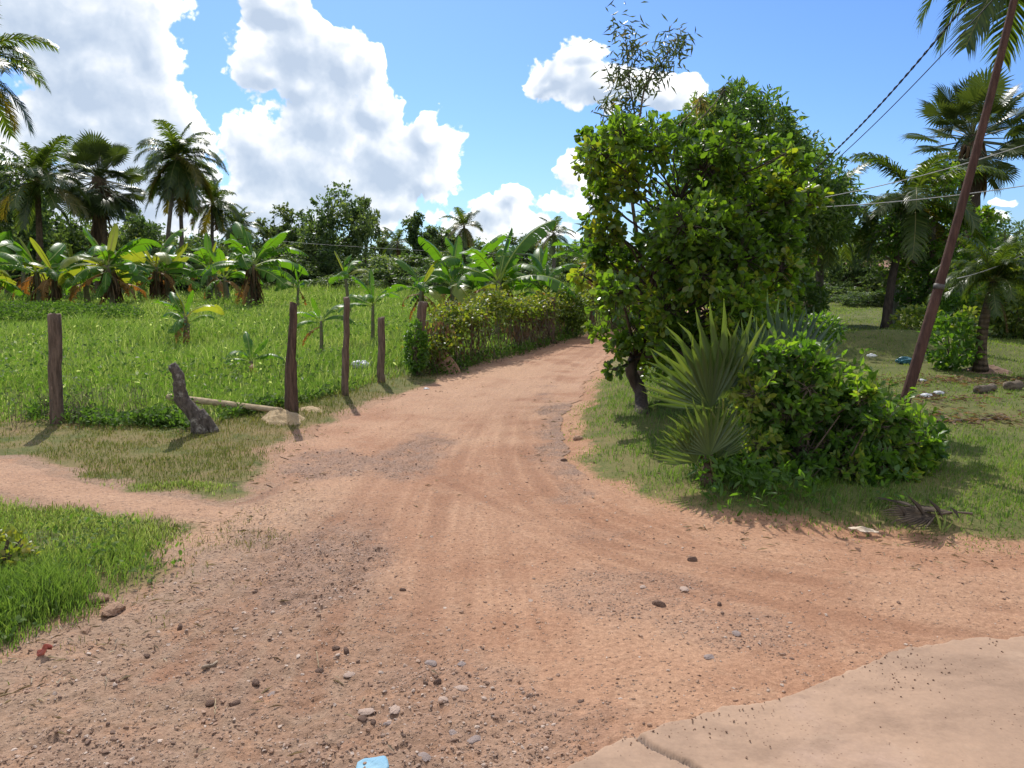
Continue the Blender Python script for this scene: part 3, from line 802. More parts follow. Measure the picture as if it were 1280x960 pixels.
L_light = leafmat('light_tree_leaf', [(0, (.055, .085, .032)), (.6, (.09, .125, .045)), (1, (.14, .165, .06))], (1.4, 1.5, .6), .45, .5, .35, gain=1.2)
L_acacia = leafmat('acacia_leaf', [(0, (.055, .080, .030)), (.8, (.10, .125, .045)), (.9, (.26, .20, .06)), (1, (.34, .24, .09))], (1.4, 1.4, .6), .42, .4, .4, gain=1.2)
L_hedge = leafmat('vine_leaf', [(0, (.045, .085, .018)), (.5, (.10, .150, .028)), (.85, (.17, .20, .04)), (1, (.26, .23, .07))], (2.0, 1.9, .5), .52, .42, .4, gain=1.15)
L_coco = leafmat('palm_frond', [(0, (.028, .050, .014)), (.5, (.055, .085, .020)), (.85, (.10, .125, .03)), (1, (.26, .23, .12))], (1.9, 1.9, .45), .46, .36, .45, gain=1.35)
L_cocoy = leafmat('yellowing_frond', [(0, (.09, .10, .02)), (.6, (.17, .15, .03)), (1, (.33, .26, .11))], (1.6, 1.4, .4), .42, .4, .4)
L_dead = leafmat('dead_leaf', [(0, (.07, .045, .028)), (.5, (.16, .105, .06)), (.8, (.23, .155, .085)), (1, (.32, .22, .12))], (1.3, 1.1, .7), .35, .7, .2)
L_fan = leafmat('fan_palm_leaf', [(0, (.045, .075, .022)), (.55, (.085, .125, .035)), (.9, (.14, .175, .05)), (1, (.24, .24, .11))], (1.6, 1.6, .5), .42, .35, .5, gain=1.3)
L_palmyra = leafmat('palmyra_leaf', [(0, (.034, .056, .018)), (.55, (.062, .09, .026)), (.9, (.10, .13, .04)), (1, (.22, .22, .11))], (1.4, 1.4, .5), .34, .38, .45)  # darker than the other fan leaves: backlit shade put into the colour
L_fanb = leafmat('bluish_fan_leaf', [(0, (.050, .085, .055)), (.6, (.09, .14, .085)), (1, (.16, .20, .12))], (1.3, 1.4, .6), .36, .38, .5, gain=1.2)
L_ban = leafmat('banana_leaf', [(0, (.040, .100, .014)), (.6, (.075, .155, .020)), (.9, (.13, .20, .03)), (1, (.30, .34, .13))], (2.0, 2.1, .5), .50, .42, .38, gain=1.15)
L_bany = leafmat('yellow_banana_leaf', [(0, (.16, .23, .03)), (.6, (.26, .30, .05)), (1, (.42, .40, .14))], (1.6, 1.5, .5), .5, .35, .45)
L_band = leafmat('dry_banana_leaf', [(0, (.14, .075, .025)), (.6, (.27, .145, .045)), (1, (.40, .26, .12))], (1.7, 1.2, .6), .42, .6, .3)
M_stem = plainmat('banana_stem', (.07, .095, .03), (.16, .12, .06), .6, 9, .3)

def clump_leaves(mb, wood, c, r, ntw, nlf, L, W, T, rng, droop=.2, up=.25, wood_r=0, shell=.55, trunkpt=None, along=.45, vary=(.0, 1.0), nup=.6):
    """a leafy clump: twigs from its heart to its rim, leaves along the outer part of each"""
    c = np.asarray(c, float); r = np.broadcast_to(np.asarray(r, float), (3,))
    u = unit(rng, ntw) * rng.uniform(shell, 1.08, (ntw, 1))
    e = c + u * r
    s = c + u * r * .25 + rng.normal(0, .08, (ntw, 3)) * r
    t = rng.uniform(1 - along, 1.0, (ntw, nlf))
    P = s[:, None] + (e - s)[:, None] * t[..., None]
    P = P + rng.normal(0, .05, P.shape) * r
    P[..., 2] -= (t ** 2) * droop * .3 * r[2]
    D = norm(e - s)[:, None] * .55 + unit(rng, ntw * nlf).reshape(ntw, nlf, 3) * .8
    D[..., 2] += up - droop
    N = unit(rng, ntw * nlf) * .75; N[:, 2] += nup
    k = ntw * nlf
    sz = rng.uniform(.65, 1.2, k)
    leaves(mb, P.reshape(-1, 3), D.reshape(-1, 3), N, L * sz, W * sz * rng.uniform(.85, 1.15, k), T, np.clip(rng.uniform(*vary) + rng.normal(0, .22, k), 0, .97) + .03 * (rng.random(k) < .02))
    if wood_r and wood is not None:
        for q in range(0, ntw, 1):
            tube(wood, np.array([c * .5 + s[q] * .5, (s[q] + e[q]) / 2 + [0, 0, .03 * r[2]], e[q] - [0, 0, .09 * droop]]), [wood_r, wood_r * .7, wood_r * .35], 3, 0, 0, False)

def limb(wood, a, b, r0, r1, rng, sag=.12, n=7, sides=6):
    a = np.asarray(a, float); b = np.asarray(b, float)
    t = np.linspace(0, 1, n)[:, None]
    L = np.linalg.norm(b - a)
    mid = rng.normal(0, sag * L, 3); mid[2] = abs(mid[2])
    P = a + (b - a) * t + mid * (t * (1 - t)) * 1.6 + np.cumsum(rng.normal(0, .012 * L, (n, 3)), 0) * np.minimum(1, 3 * (1 - t))
    tube(wood, P, np.linspace(r0, r1, n), sides)
    return P

def broadleaf(name, label, cat, trunk, tr, lobes, leaf, bark, spec, seed, group=None, limb_r=.5, base=None, s=1.0, extra=None, branch_from=.45):
    """trunk: list of points, tr: radii; lobes: (centre, radius3, twigs, leaves per twig)"""
    rng = np.random.default_rng(seed)
    base = np.array(trunk[0] if base is None else base, float)
    t = root(name, label, cat, base, group, 0, s)
    w = MB(); f = MB()
    T = catmull(np.array(trunk, float) - base, 5)
    rad = np.interp(np.linspace(0, 1, len(T)), np.linspace(0, 1, len(tr)), tr)
    rad[:3] *= [1.35, 1.15, 1.04]
    tube(w, T, rad, 9, 0, 0, True, .05, rng)
    for c, r, ntw, nlf in lobes:
        c = np.asarray(c, float) - base
        dz = np.abs(T[:, 2] - (c[2] - .55 * np.linalg.norm((c - T[-1])[:2]) - .2 * np.mean(r))); k0 = int(len(T) * branch_from)
        k = k0 + int(np.argmin(dz[k0:]))
        limb(w, T[k], c, max(rad[k] * limb_r, .006), spec.get('tw', .006) * 1.6, rng)
        clump_leaves(f, w if spec.get('tw') else None, c, r, ntw, nlf, spec['L'], spec['W'], spec['T'], rng, spec.get('droop', .2), spec.get('up', .2), spec.get('tw', 0), spec.get('shell', .5), along=spec.get('along', .5), nup=spec.get('nup', .6))
    if extra: extra(w, f, base, rng)
    link('trunk', w.mesh(name + '_trunk', bark), t)
    link('crown', f.mesh(name + '_crown', leaf), t)
    return t

def copy_thing(o, loc, label, rz=0.0, s=1.0, group=None):
    c = o.copy(); COL.objects.link(c); c.location = loc; c.rotation_euler = (0, 0, rz); c.scale = (s, s, s) if np.ndim(s) == 0 else s
    c['label'] = label
    if group: c['group'] = group
    for ch in [q for q in bpy.data.objects if q.parent == o]:
        k = ch.copy(); COL.objects.link(k); k.parent = c
        for gch in [q for q in bpy.data.objects if q.parent == ch]:
            kk = gch.copy(); COL.objects.link(kk); kk.parent = k
    return c

# ---- coconut frond prototypes (length 1, pointing along +X from the crown heart)
def frond(seed, e0, bend, mat, nl=64, lw=.020, ll=.30):
    r = np.random.default_rng(seed); mb = MB()
    t = np.linspace(0, 1, 22); ang = R(e0) - R(bend) * t ** 1.4
    dx = np.cos(ang); dz = np.sin(ang); P = np.zeros((22, 3))
    P[1:, 0] = np.cumsum((dx[1:] + dx[:-1]) / 2) / 21; P[1:, 2] = np.cumsum((dz[1:] + dz[:-1]) / 2) / 21
    side = r.normal(0, .05); P[:, 1] = side * t ** 2
    tube(mb, P, np.interp(t, [0, .06, .5, 1], [.016, .010, .006, .002]), 4, .96, 0, False)
    tl = np.linspace(.13, 1, nl)
    c = np.stack([np.interp(tl, t, P[:, k]) for k in range(3)], 1); A = np.interp(tl, t, ang)
    fw = np.stack([np.cos(A), 0 * A, np.sin(A)], 1); upv = np.stack([-np.sin(A), 0 * A, np.cos(A)], 1)
    for sg in (-1, 1):
        l = ll * np.interp(tl, [.1, .25, .5, .85, 1], [.55, .9, 1, .75, .45]) * r.uniform(.85, 1.1, nl)
        fwd = np.interp(tl, [0, 1], [.45, 1.1])
        d = norm(fw * fwd[:, None] + np.array([0, sg, 0]) * 1.0 + upv * r.uniform(.05, .35, nl)[:, None] + r.normal(0, .08, (nl, 3)))
        g1 = c + d * (l * .5)[:, None]; g1[:, 2] -= .05 * l
        d2 = norm(d + np.array([0, 0, -1.0]) * r.uniform(.5, 1.1, nl)[:, None])
        g2 = g1 + d2 * (l * .5)[:, None]
        wv = norm(np.cross(d, upv)) * 0 + norm(fw) * lw
        v = np.stack([c - wv * .5, c + wv * .5, g1 + wv * .5, g1 - wv * .5, g2], 1)
        k = np.arange(nl)[:, None] * 5
        mb.add(v.reshape(-1, 3), [k + np.array([[0, 1, 2, 3]]), k + np.array([[3, 2, 4]])], np.repeat(np.clip(r.normal(.45, .2, nl), 0, .9), 5))
    return mb.mesh('frond', mat)
FR = {}
for k, (e0, bd) in enumerate([(82, 40), (68, 62), (50, 80), (32, 85), (14, 75), (-6, 62), (-28, 48), (-50, 32)]):
    FR[k] = [frond(k * 10 + q, e0, bd * (.9 + .25 * q), L_coco) for q in range(2)]
FRY = [frond(91, 20, 75, L_cocoy), frond(92, -12, 60, L_cocoy), frond(93, -35, 45, L_cocoy)]
FRD = [frond(95, -62, 22, L_dead), frond(96, -70, 14, L_dead)]

def palm_parts(t, top, FL, n, rng, yellow=.1, dead=2, mode=(0, 7.2), pname='frond', prot=None, rzoff=0.0, stretch=1.0):
    """fronds around a crown heart at `top` (local)"""
    for i in range(n):
        f = i / max(n - 1, 1)
        lev = mode[0] + (mode[1] - mode[0]) * f ** .85
        k = int(np.clip(round(lev + rng.normal(0, .35)), 0, 7))
        me = FR[k][rng.integers(0, 2)]
        if k >= 4 and rng.random() < yellow * 1.4: me = FRY[min(k - 4, 2)]
        o = link('frond', me, t, top)
        o.rotation_euler = (rng.normal(0, .12), 0, rzoff + i * 2.39996 + rng.normal(0, .18))
        s = FL * rng.uniform(.85, 1.08) * (.72 if k == 0 else 1); o.scale = (s, s * stretch, s)
    for i in range(min(dead, 1)):
        o = link('frond', FRD[i % 2], t, np.array(top) - [0, 0, .12]); o.rotation_euler = (0, 0, rng.uniform(0, TAU)); s = FL * rng.uniform(.6, .8); o.scale = (s, s, s)
        o['label'] = 'dead brown frond hanging down'

def coconut(label, base, top, FL, n=20, r0=.16, seed=1, group='coconut palms', yellow=.1, dead=2, mode=(0, 7.2), bow=.06, name='coconut_palm', trunk_mat=None, stretch=1.0):
    rng = np.random.default_rng(seed)
    base = np.asarray(base, float); top = np.asarray(top, float) - base
    t = root(name, label, 'palm tree', base, group)
    u = np.linspace(0, 1, 14)[:, None]
    P = top * u + np.array([rng.normal(0, 1), rng.normal(0, 1), 0]) * bow * np.linalg.norm(top) * (u * (1 - u)) * 2
    P[0] -= [0, 0, .1]
    w = MB(); tube(w, P, np.interp(u[:, 0], [0, .06, .3, 1], [r0 * 1.6, r0 * 1.15, r0, r0 * .7]), 10, 0, 0, True, .04, rng)
    link('trunk', w.mesh('palm_trunk', trunk_mat or B_palm), t)
    palm_parts(t, top, FL, n, rng, yellow, dead, mode, stretch=stretch)
    return t

# ---- fan leaves (palmyra): petiole along +X, blade a pleated fan
def fan(seed, nseg=26, spread=250, pet=.9, rad=.75, mat=None, free=.45, droop=.12, fold=.06, jag=.08, wide=1.0, blade_tilt=0.0):
    r = np.random.default_rng(seed); mb = MB()
    P = np.stack([np.linspace(0, pet, 8), 0 * np.linspace(0, 1, 8), -.06 * np.linspace(0, 1, 8) ** 2 * pet], 1)
    tube(mb, P, np.linspace(.022, .012, 8), 5, .97, 0, False)
    hub = P[-1]
    a = np.radians(np.linspace(-spread / 2, spread / 2, nseg))
    da = np.radians(spread / nseg) * wide
    vs = []; fs = []
    for i, th in enumerate(a):
        L = rad * (1 - .18 * (abs(th) / np.radians(spread / 2)) ** 2) * r.uniform(1 - jag, 1 + jag)
        d = np.array([math.cos(th), math.sin(th), 0]); s = np.array([-math.sin(th), math.cos(th), 0])
        m = L * (1 - free); hw = m * math.tan(da / 2)
        zz = lambda q: -droop * q * q / max(rad, 1e-6) + math.sin(th * 1.3) ** 2 * .12 * q
        tip = hub + d * L + s * r.normal(0, .04) * L; tip[2] += zz(L) - (r.random() < .18) * .2 * L * r.random()
        mid = hub + d * m; mid[2] += zz(m) + fold * m * .35
        q1 = hub + d * m + s * hw; q1[2] += zz(m) - fold * m * .3
        q2 = hub + d * m - s * hw; q2[2] += zz(m) - fold * m * .3
        h2 = hub + d * L * .82 + s * hw * .42; h2[2] += zz(L * .82) - fold * m * .1
        h3 = hub + d * L * .82 - s * hw * .42; h3[2] += zz(L * .82) - fold * m * .1
        hm = hub + d * L * .82; hm[2] += zz(L * .82) + fold * m * .2
        v = np.array([hub, q1, mid, q2, h2, hm, h3, tip])
        mb.add(v, [np.array([(0, 2, 1), (0, 3, 2), (4, 5, 7), (5, 6, 7)]), np.array([(1, 2, 5, 4), (2, 3, 6, 5)])], np.clip(r.normal(.45, .17), 0, .9))
    return mb.mesh('fan_leaf', mat)
FAN = [fan(k, 30, 290, 1.15, .66, L_palmyra, .36, .22) for k in range(4)]
FAND = [fan(40 + k, 22, 200, .8, .8, L_dead, .45, .6) for k in range(2)]

def palmyra(label, base, top, FL, n=34, r0=.22, seed=1, group='fan palms', dead=7, skirt=0, low=-50, trunk_mat=None):
    rng = np.random.default_rng(seed)
    base = np.asarray(base, float); top = np.asarray(top, float) - base
    t = root('fan_palm', label, 'palm tree', base, group)
    u = np.linspace(0, 1, 12)[:, None]; P = top * u; P[0] -= [0, 0, .1]
    w = MB(); tube(w, P, np.interp(u[:, 0], [0, .1, .7, 1], [r0 * 1.4, r0, r0, r0 * 1.1]), 10, 0, 0, True, .05, rng)
    link('trunk', w.mesh('fan_palm_trunk', trunk_mat or B_dark), t)
    if skirt:
        sk = MB(); m = 160
        th = rng.uniform(0, TAU, m); hz = rng.uniform(1 - skirt, 1, m)
        P0 = top * hz[:, None] + np.stack([np.cos(th), np.sin(th), 0 * th], 1) * r0 * 1.0
        D = np.stack([np.cos(th) * .35, np.sin(th) * .35, -1 + 0 * th], 1)
        leaves(sk, P0, D, np.stack([np.cos(th), np.sin(th), .2 + 0 * th], 1), rng.uniform(.7, 1.4, m) * FL * .55, rng.uniform(.10, .22, m), OVATE, rng.uniform(0, 1, m))
        link('dead_skirt', sk.mesh('skirt', L_dead), t)
    for i in range(n + dead):
        isd = i >= n
        f = (i / n) if not isd else 1.0
        el = R(85 - (85 - low) * f ** .8 + rng.normal(0, 7)) if not isd else R(rng.uniform(-75, -55))
        az = i * 2.39996 + rng.normal(0, .15)
        o = link('fan_leaf', (FAND if isd else FAN)[rng.integers(0, 2 if isd else 4)], t, top - np.array([0, 0, .15 if isd else .25 * f]))
        o.rotation_euler = (rng.normal(0, .35), -el, az)
        s = FL * rng.uniform(.85, 1.1) * (.8 if isd else 1); o.scale = (s, s, s)
        if isd: o['label'] = 'dead brown fan leaf hanging down'
    return t

# ---- banana
def banana_leaf(seed, e0, bend, mat, W=.15, tear=.3, n=20, vbase=.5, roll=0.0):
    r = np.random.default_rng(seed); mb = MB()
    t = np.linspace(0, 1, n); ang = R(e0) - R(bend) * t ** 1.5
    P = np.zeros((n, 3)); P[1:, 0] = np.cumsum(np.cos(ang[1:])) / (n - 1); P[1:, 2] = np.cumsum(np.sin(ang[1:])) / (n - 1)
    tube(mb, P, np.interp(t, [0, .15, .6, 1], [.020, .013, .008, .002]), 5, .99, 0, False)
    up = np.stack([-np.sin(ang), 0 * ang, np.cos(ang)], 1)
    prof = np.interp(t, [0, .12, .2, .4, .7, .88, .96, 1], [0, 0.02, .62, .95, 1, .72, .38, .02])
    for sg in (-1, 1):
        off = 0.0; sag = r.uniform(.05, .55); flut = r.normal(0, .06)
        for i in range(2, n - 1):
            torn = r.random() < tear
            if torn: sag = r.uniform(.0, .85); flut = r.normal(0, .18)
            e = .40 if torn else 0.0
            def pt(k, q, sh):
                w = W * prof[k]
                c = P[k] + (P[min(k + 1, n - 1)] - P[k]) * sh
                y = w * q * math.cos(sag * q)
                z = w * (.30 * q - (.30 + sag) * q * q * 1.0) + flut * w * q * q
                return c + np.array([0, sg * y, 0]) + up[k] * z + np.array([math.cos(ang[k]), 0, math.sin(ang[k])]) * w * q * .28
            v = np.array([pt(i, 0.02, 0), pt(i + 1, 0.02, 0), pt(i, .5, e * .5), pt(i + 1, .5, -e * .3), pt(i, 1, e), pt(i + 1, 1, -e * .7)])
            mb.add(v, [np.array([(0, 1, 3, 2), (2, 3, 5, 4)])], np.clip(vbase + r.normal(0, .06), 0, .9))
    return mb.mesh('banana_leaf', mat)
BL = [banana_leaf(k, e0, bd, L_ban, .115 + .01 * (k % 3), .34 + .08 * (k % 4), vbase=.35 + .08 * (k % 4)) for k, (e0, bd) in enumerate([(84, 18), (72, 55), (62, 85), (50, 95), (40, 100), (28, 85), (15, 80), (0, 60)])]
BLY = [banana_leaf(30, 55, 120, L_bany, .15, .35), banana_leaf(31, 20, 95, L_bany, .15, .4), banana_leaf(33, 80, 22, L_bany, .085, .0)]
BLD = [banana_leaf(40, -15, 65, L_band, .11, .6), banana_leaf(41, -45, 40, L_band, .09, .7), banana_leaf(42, 10, 110, L_band, .13, .6)]
SKIRT = None
def banana(label, base, hs, LL, n=8, seed=1, group='banana plants', dead=2, yellow=1, r0=.10, stems=1, skirt=False, lean=(0, 0), young=False, spread=.45):
    rng = np.random.default_rng(seed)
    base = np.asarray(base, float)
    t = root('banana_plant', label, 'banana plant', base, group)
    for s_ in range(stems):
        o0 = np.array([rng.normal(0, spread), rng.normal(0, spread * .6), 0]) if s_ else np.zeros(3)
        h = hs * (1 if s_ == 0 else rng.uniform(.6, 1.0))
        tp = o0 + np.array([lean[0] + rng.normal(0, .05) * h, lean[1] + rng.normal(0, .05) * h, h])
        w = MB(); u = np.linspace(0, 1, 7)[:, None]
        tube(w, o0 + (tp - o0) * u - [0, 0, .05] * (1 - u), np.interp(u[:, 0], [0, 1], [r0, r0 * .55]), 9, 0, 0, True, .05, rng)
        link('stem', w.mesh('banana_stem', M_stem), t)
        if skirt:
            sk = MB(); m = 54
            th = rng.uniform(0, TAU, m); hz = rng.uniform(.35, 1, m)
            P0 = o0 + (tp - o0) * hz[:, None] + np.stack([np.cos(th), np.sin(th), 0 * th], 1) * r0
            leaves(sk, P0, np.stack([np.cos(th) * .4, np.sin(th) * .4, -1 + 0 * th], 1), np.stack([np.cos(th), np.sin(th), .2 + 0 * th], 1), rng.uniform(.3, .85, m) * hs * .55, rng.uniform(.04, .12, m), OVATE, rng.uniform(-.4, .8, m).clip(0, 1))
            link('dead_skirt', sk.mesh('skirt', L_dead), t)
        m = n if s_ == 0 else max(4, int(n * .7))
        for i in range(m):
            f = i / max(m - 1, 1)
            k = int(np.clip(round(f * (6.3 if not young else 5) + rng.normal(0, .5)), 0, 7))
            me = BL[k]
            if i >= 2 and rng.random() < .08 * yellow: me = BLY[1 if k > 4 else 0]
            if i == 0 and yellow > 1: me = BLY[2]
            o = link('banana_leaf', me, t, tp - np.array([0, 0, .10 * h * f]))
            o.rotation_euler = (rng.normal(0, .45), 0, i * 2.4 + rng.normal(0, .3) + s_ + seed)
            s = LL * rng.uniform(.8, 1.1) * (.75 if k == 0 else 1) * (1 if s_ == 0 else .85); o.scale = (s, s * rng.uniform(.85, 1.15), s)
        for i in range(dead):
            o = link('banana_leaf', BLD[rng.integers(0, 3)], t, tp - np.array([0, 0, .16 * h])); o.rotation_euler = (0, 0, rng.uniform(0, TAU)); s = LL * rng.uniform(.55, .85); o.scale = (s, s, s)
            o['label'] = 'dry orange-brown banana leaf'
    return t
# ------------------------------------------------------------------ fence posts, stump, log, small things of the meadow edge
B_post = barkmat('weathered_post', (.085, .058, .042), (.22, .15, .11), (10, 10, 1.5), .9)
B_postd = barkmat('dark_split_post', (.045, .03, .024), (.16, .10, .07), (12, 12, 1.2), 1.0)
B_grey = barkmat('lichen_grey_wood', (.055, .045, .038), (.16, .13, .108), (9, 9, 4), .9, 0, (.36, .33, .28))

def post(label, px, pyb, pyt, wpx, mat, seed, px_top=None, jag=0.0, name='fence_post', taper=.95, lump=.06):
    rng = np.random.default_rng(seed)
    b = gp(px, pyb); top = at(px if px_top is None else px_top, pyt, b[1])
    h = top - b
    r = wpx * b[1] / 1000 / 2 * 1.03
    n = 16; sides = 12
    mb = MB(); u = np.linspace(0, 1, n)
    P = h[None] * u[:, None]; P[:, 0] += np.cumsum(rng.normal(0, .004, n)); P[0, 2] -= .15
    th = np.arange(sides) / sides * TAU
    rad = r * np.interp(u, [0, .1, 1], [1.12, 1.0, taper])[:, None] * (1 + lump * (fbm(np.cos(th)[None] * 1.2 + 5 + u[:, None] * 2, np.sin(th)[None] * 1.2 + 5 + seed, seed) - .5) * 4)
    v = P[:, None] + np.stack([np.cos(th)[None] * rad, np.sin(th)[None] * rad, 0 * rad], -1)
    if jag:
        cutx = np.cos(th + seed)
        v[-1, :, 2] += jag * (cutx * .5 + rng.normal(0, .25, sides))
        v[-2, :, 2] += jag * .4 * cutx
        m = (cutx < -.1)
        for k in range(int(n * .55), n):
            v[k, m, 0:2] = P[k, 0:2] + (v[k, m, 0:2] - P[k, 0:2]) * .55
    else:
        v[-1, :, 2] += rng.normal(0, .010, sides)
    i = np.arange(n - 1)[:, None] * sides; j = np.arange(sides)[None]; k = (j + 1) % sides
    mb.add(np.vstack([v.reshape(-1, 3), P[-1] + [0, 0, .004 - (jag * .2)]]), [np.stack([i + j, i + k, i + sides + k, i + sides + j], -1).reshape(-1, 4),
           np.stack([(n - 1) * sides + np.arange(sides), (n - 1) * sides + (np.arange(sides) + 1) % sides, np.full(sides, n * sides)], -1)])
    o = link(name, mb.mesh(name, mat), None, b)
    return tag(o, label, 'fence post', 'old wooden fence posts'), b

post('thick round brown fence post standing apart at the far left of the grass', 71, 529, 393, 15.5, B_post, 3, 69.5)
post('dark split fence post with a jagged top beside the heap of pale sand', 366, 515, 384, 16.5, B_postd, 8, 368.5, .14, taper=.62, lump=.09)
post('tall thin fence post right of the jagged dark one', 432, 494, 372, 9, B_post, 5, 433, .03)
post('short thin fence post with a flat top near the white plastic bag', 476, 478, 397, 9, B_post, 6, 475)
_, pF = post('stout fence post wrapped in vines at the start of the hedge', 520, 468, 377, 12, B_post, 7, 529, .0)
HG = np.array([pF[:2] + [.15, .25], g(575, 455)[:2], g(640, 440)[:2], g(700, 424)[:2], g(735, 417)[:2], g(760, 413)[:2], [3.4, 24.5], [6, 28]])
HGc = catmull(HG, 8)
for px, pyb, pyt, w, s_, lab in [(561, 452, 378, 10, 21, 'grey fence post sticking out of the hedge near the tilted slab'), (690, 427, 372, 8, 22, 'dark fence post standing in the middle of the vine hedge'),
                             (740, 415, 368, 6, 23, 'thin fence post at the far end of the vine hedge'), (646, 436, 374, 9, 24, 'fence post half hidden in brown dead vines of the hedge')]:
    post(lab, px, pyb, pyt, w, B_post, s_)

# leaning grey stump
rng = np.random.default_rng(4)
b = gp(250, 541); tp = at(213, 456, b[1] - .12)
mb = MB(); u = np.linspace(0, 1, 20)
P = b[None] * 0 + (tp - b)[None] * u[:, None] + np.stack([.03 * np.sin(u * 9), 0 * u, 0 * u], 1); P[0] -= [-.03, 0, .1]
tube(mb, P, np.interp(u, [0, .12, .3, .55, .8, 1], [.09, .076, .07, .066, .055, .042]), 12, 0, 0, True, .07, rng)
tube(mb, np.array([[.01, 0, .22], [.06, .02, .13], [.13, .03, .02], [.17, .03, -.06]]), [.045, .05, .045, .04], 8, 0, 0, True, .08, rng)
o = link('tree_stump', mb.mesh('stump', B_grey), None, b); tag(o, 'short grey lichen-covered stump leaning over in the grass', 'stump')

# pale pole lying in the grass
a_, b_ = gp(212, 508), gp(352, 526)
mb = MB(); u = np.linspace(0, 1, 14)[:, None]
P = a_ + (b_ - a_) * u + [0, 0, .11]; P = P - a_
tube(mb, P, np.linspace(.042, .03, 14), 9, 0, 0, True, .06, rng)
M_log = barkmat('pale_dry_wood', (.30, .22, .13), (.46, .36, .22), (2, 8, 8), .5)
o = link('log', mb.mesh('log', M_log), None, a_); tag(o, 'pale dry pole lying in the grass behind the leaning stump', 'log')

# heap of pale sand at the foot of the dark post
def heap(name, label, cat, px, py, rx, ry, hgt, mat, seed, n=44, lum=.35):
    c = gp(px, py)
    r_ = np.linspace(0, 1, n)[:, None]; th = np.linspace(0, TAU, 64, endpoint=False)[None]
    edge_ = 1 + .35 * (fbm(np.cos(th) * 1.3 + 4, np.sin(th) * 1.3 + 4, seed) - .5) * 2
    x = r_ * np.cos(th) * rx * edge_; y = r_ * np.sin(th) * ry * edge_
    z = hgt * (1 - r_ ** 1.6) * (1 - lum / 2 + lum * fbm(x * 7, y * 7, seed + 1)) + (fbm(x * 26, y * 26, seed + 2) - .5) * .03
    z = z + np.where(r_ > .96, -.06, 0) - .012 + H(c[0] + x, c[1] + y) - c[2]
    v = np.stack([x + 0 * z, y + 0 * z, z], -1)
    i = np.arange(n - 1)[:, None] * 64; j = np.arange(64)[None]; k = (j + 1) % 64
    mb = MB(); mb.add(v, [np.stack([i + j, i + 64 + j, i + 64 + k, i + k], -1).reshape(-1, 4)])
    return tag(link(name, mb.mesh(name, mat), None, c), label, cat)
M_sand = plainmat('pale_sand', (.36, .25, .13), (.46, .34, .19), .95, 30, .6)
heap('sand_heap', 'small heap of pale yellow sand in front of the dark split post', 'sand heap', 350, 525, .24, .26, .13, M_sand, 61)
heap('sand_heap', 'thin spill of pale sand right behind the dark split post', 'sand heap', 387, 512, .17, .18, .05, M_sand, 66)
M_earth = plainmat('bare_earth_mound', (.16, .095, .060), (.24, .15, .10), .95, 14, .8)
heap('earth_mound', 'reddish earth mound beside the coconut trunk behind the big tree', 'mound', 1007, 402, .45, .4, .62, M_earth, 71, lum=.6)
heap('earth_mound', 'brown earth heaped round the foot of the short date palm', 'mound', 1236, 461, .34, .3, .10, M_earth, 75, lum=.6)

# slab leaning in the hedge, plastic bag, wrapper, litter
M_slab = plainmat('terracotta_slab', (.27, .155, .095), (.36, .215, .135), .85, 14, .4)
def plate(name, label, cat, c, ax, ay, thick, outline, mat, crumple=0.0, seed=0, n=7):
    rng = np.random.default_rng(seed)
    az = np.cross(ax, ay); az = az / np.linalg.norm(az)
    mb = MB(); O = catmull(np.vstack([outline, outline[:1]]), 3)[:-1]; k = len(O)
    rings = np.linspace(1, 0, n)[:-1]
    cen = O.mean(0)
    top = np.array([[*(cen + (o - cen) * r)] for r in rings for o in O])
    zt = (fbm(top[:, 0] * 3 + seed, top[:, 1] * 3, seed) - .5) * crumple
    V = top[:, :1] * ax + top[:, 1:2] * ay + (zt[:, None]) * az
    V2 = V[:k] - az * thick
    cc = cen[0] * ax + cen[1] * ay
    m = len(rings)
    i = np.arange(m - 1)[:, None] * k; j = np.arange(k)[None]; q = (j + 1) % k
    f4 = np.stack([i + j, i + q, i + k + q, i + k + j], -1).reshape(-1, 4)
    jj = np.arange(k); qq = (jj + 1) % k
    base = (m - 1) * k; vt = np.vstack([V, cc[None], V2, (cc - az * thick)[None]]); c1 = m * k; s2 = c1 + 1
    mb.add(vt, [f4, np.stack([base + jj, base + qq, np.full(k, c1)], -1), np.stack([jj, s2 + jj, s2 + qq, qq], -1), np.stack([s2 + qq, s2 + jj, np.full(k, s2 + k)], -1)])
    return tag(link(name, mb.mesh(name, mat, crumple > 0), None, c), label, cat)
c = gp(563, 464) + [0, -.05, 0]
plate('stone_slab', 'tilted brown stone slab leaning at the foot of the hedge', 'slab', c + [0, -.12, .0], np.array([.30, .05, -.0]), np.array([-.12, .10, .36]), .05,
      np.array([(-.5, -.15), (.5, -.1), (.52, .35), (.1, .95), (-.25, 1.05), (-.5, .5)]), M_slab, .02, 3)
M_plastic = plainmat('white_plastic', (.66, .67, .68), (.78, .79, .80), .35, 9, .3, .3)
def bag(label, cat, px, py, r, mat, seed, name='plastic_bag', flat=.6):
    rr = np.random.default_rng(seed); c = gp(px, py)
    v, f = IV.copy(), IF
    import bmesh
    bm = bmesh.new(); bmesh.ops.create_icosphere(bm, subdivisions=4, radius=1)
    co = np.array([q.co for q in bm.verts]); n_ = fbm(co[:, 0] * 2 + 7, co[:, 1] * 2 + co[:, 2] * 1.7, seed); n2 = np.abs(fbm(co[:, 0] * 5 + 3, co[:, 2] * 5 + co[:, 1] * 3, seed + 3) - .5)
    co = co * (.6 + .7 * n_ - .5 * n2)[:, None] * r * np.array([1.2, .9, flat])
    for q, k in zip(bm.verts, co): q.co = k
    me = bpy.data.meshes.new(name); bm.to_mesh(me); bm.free(); me.materials.append(mat)
    return tag(link(name, me, None, c + [0, 0, r * flat * .7]), label, cat)
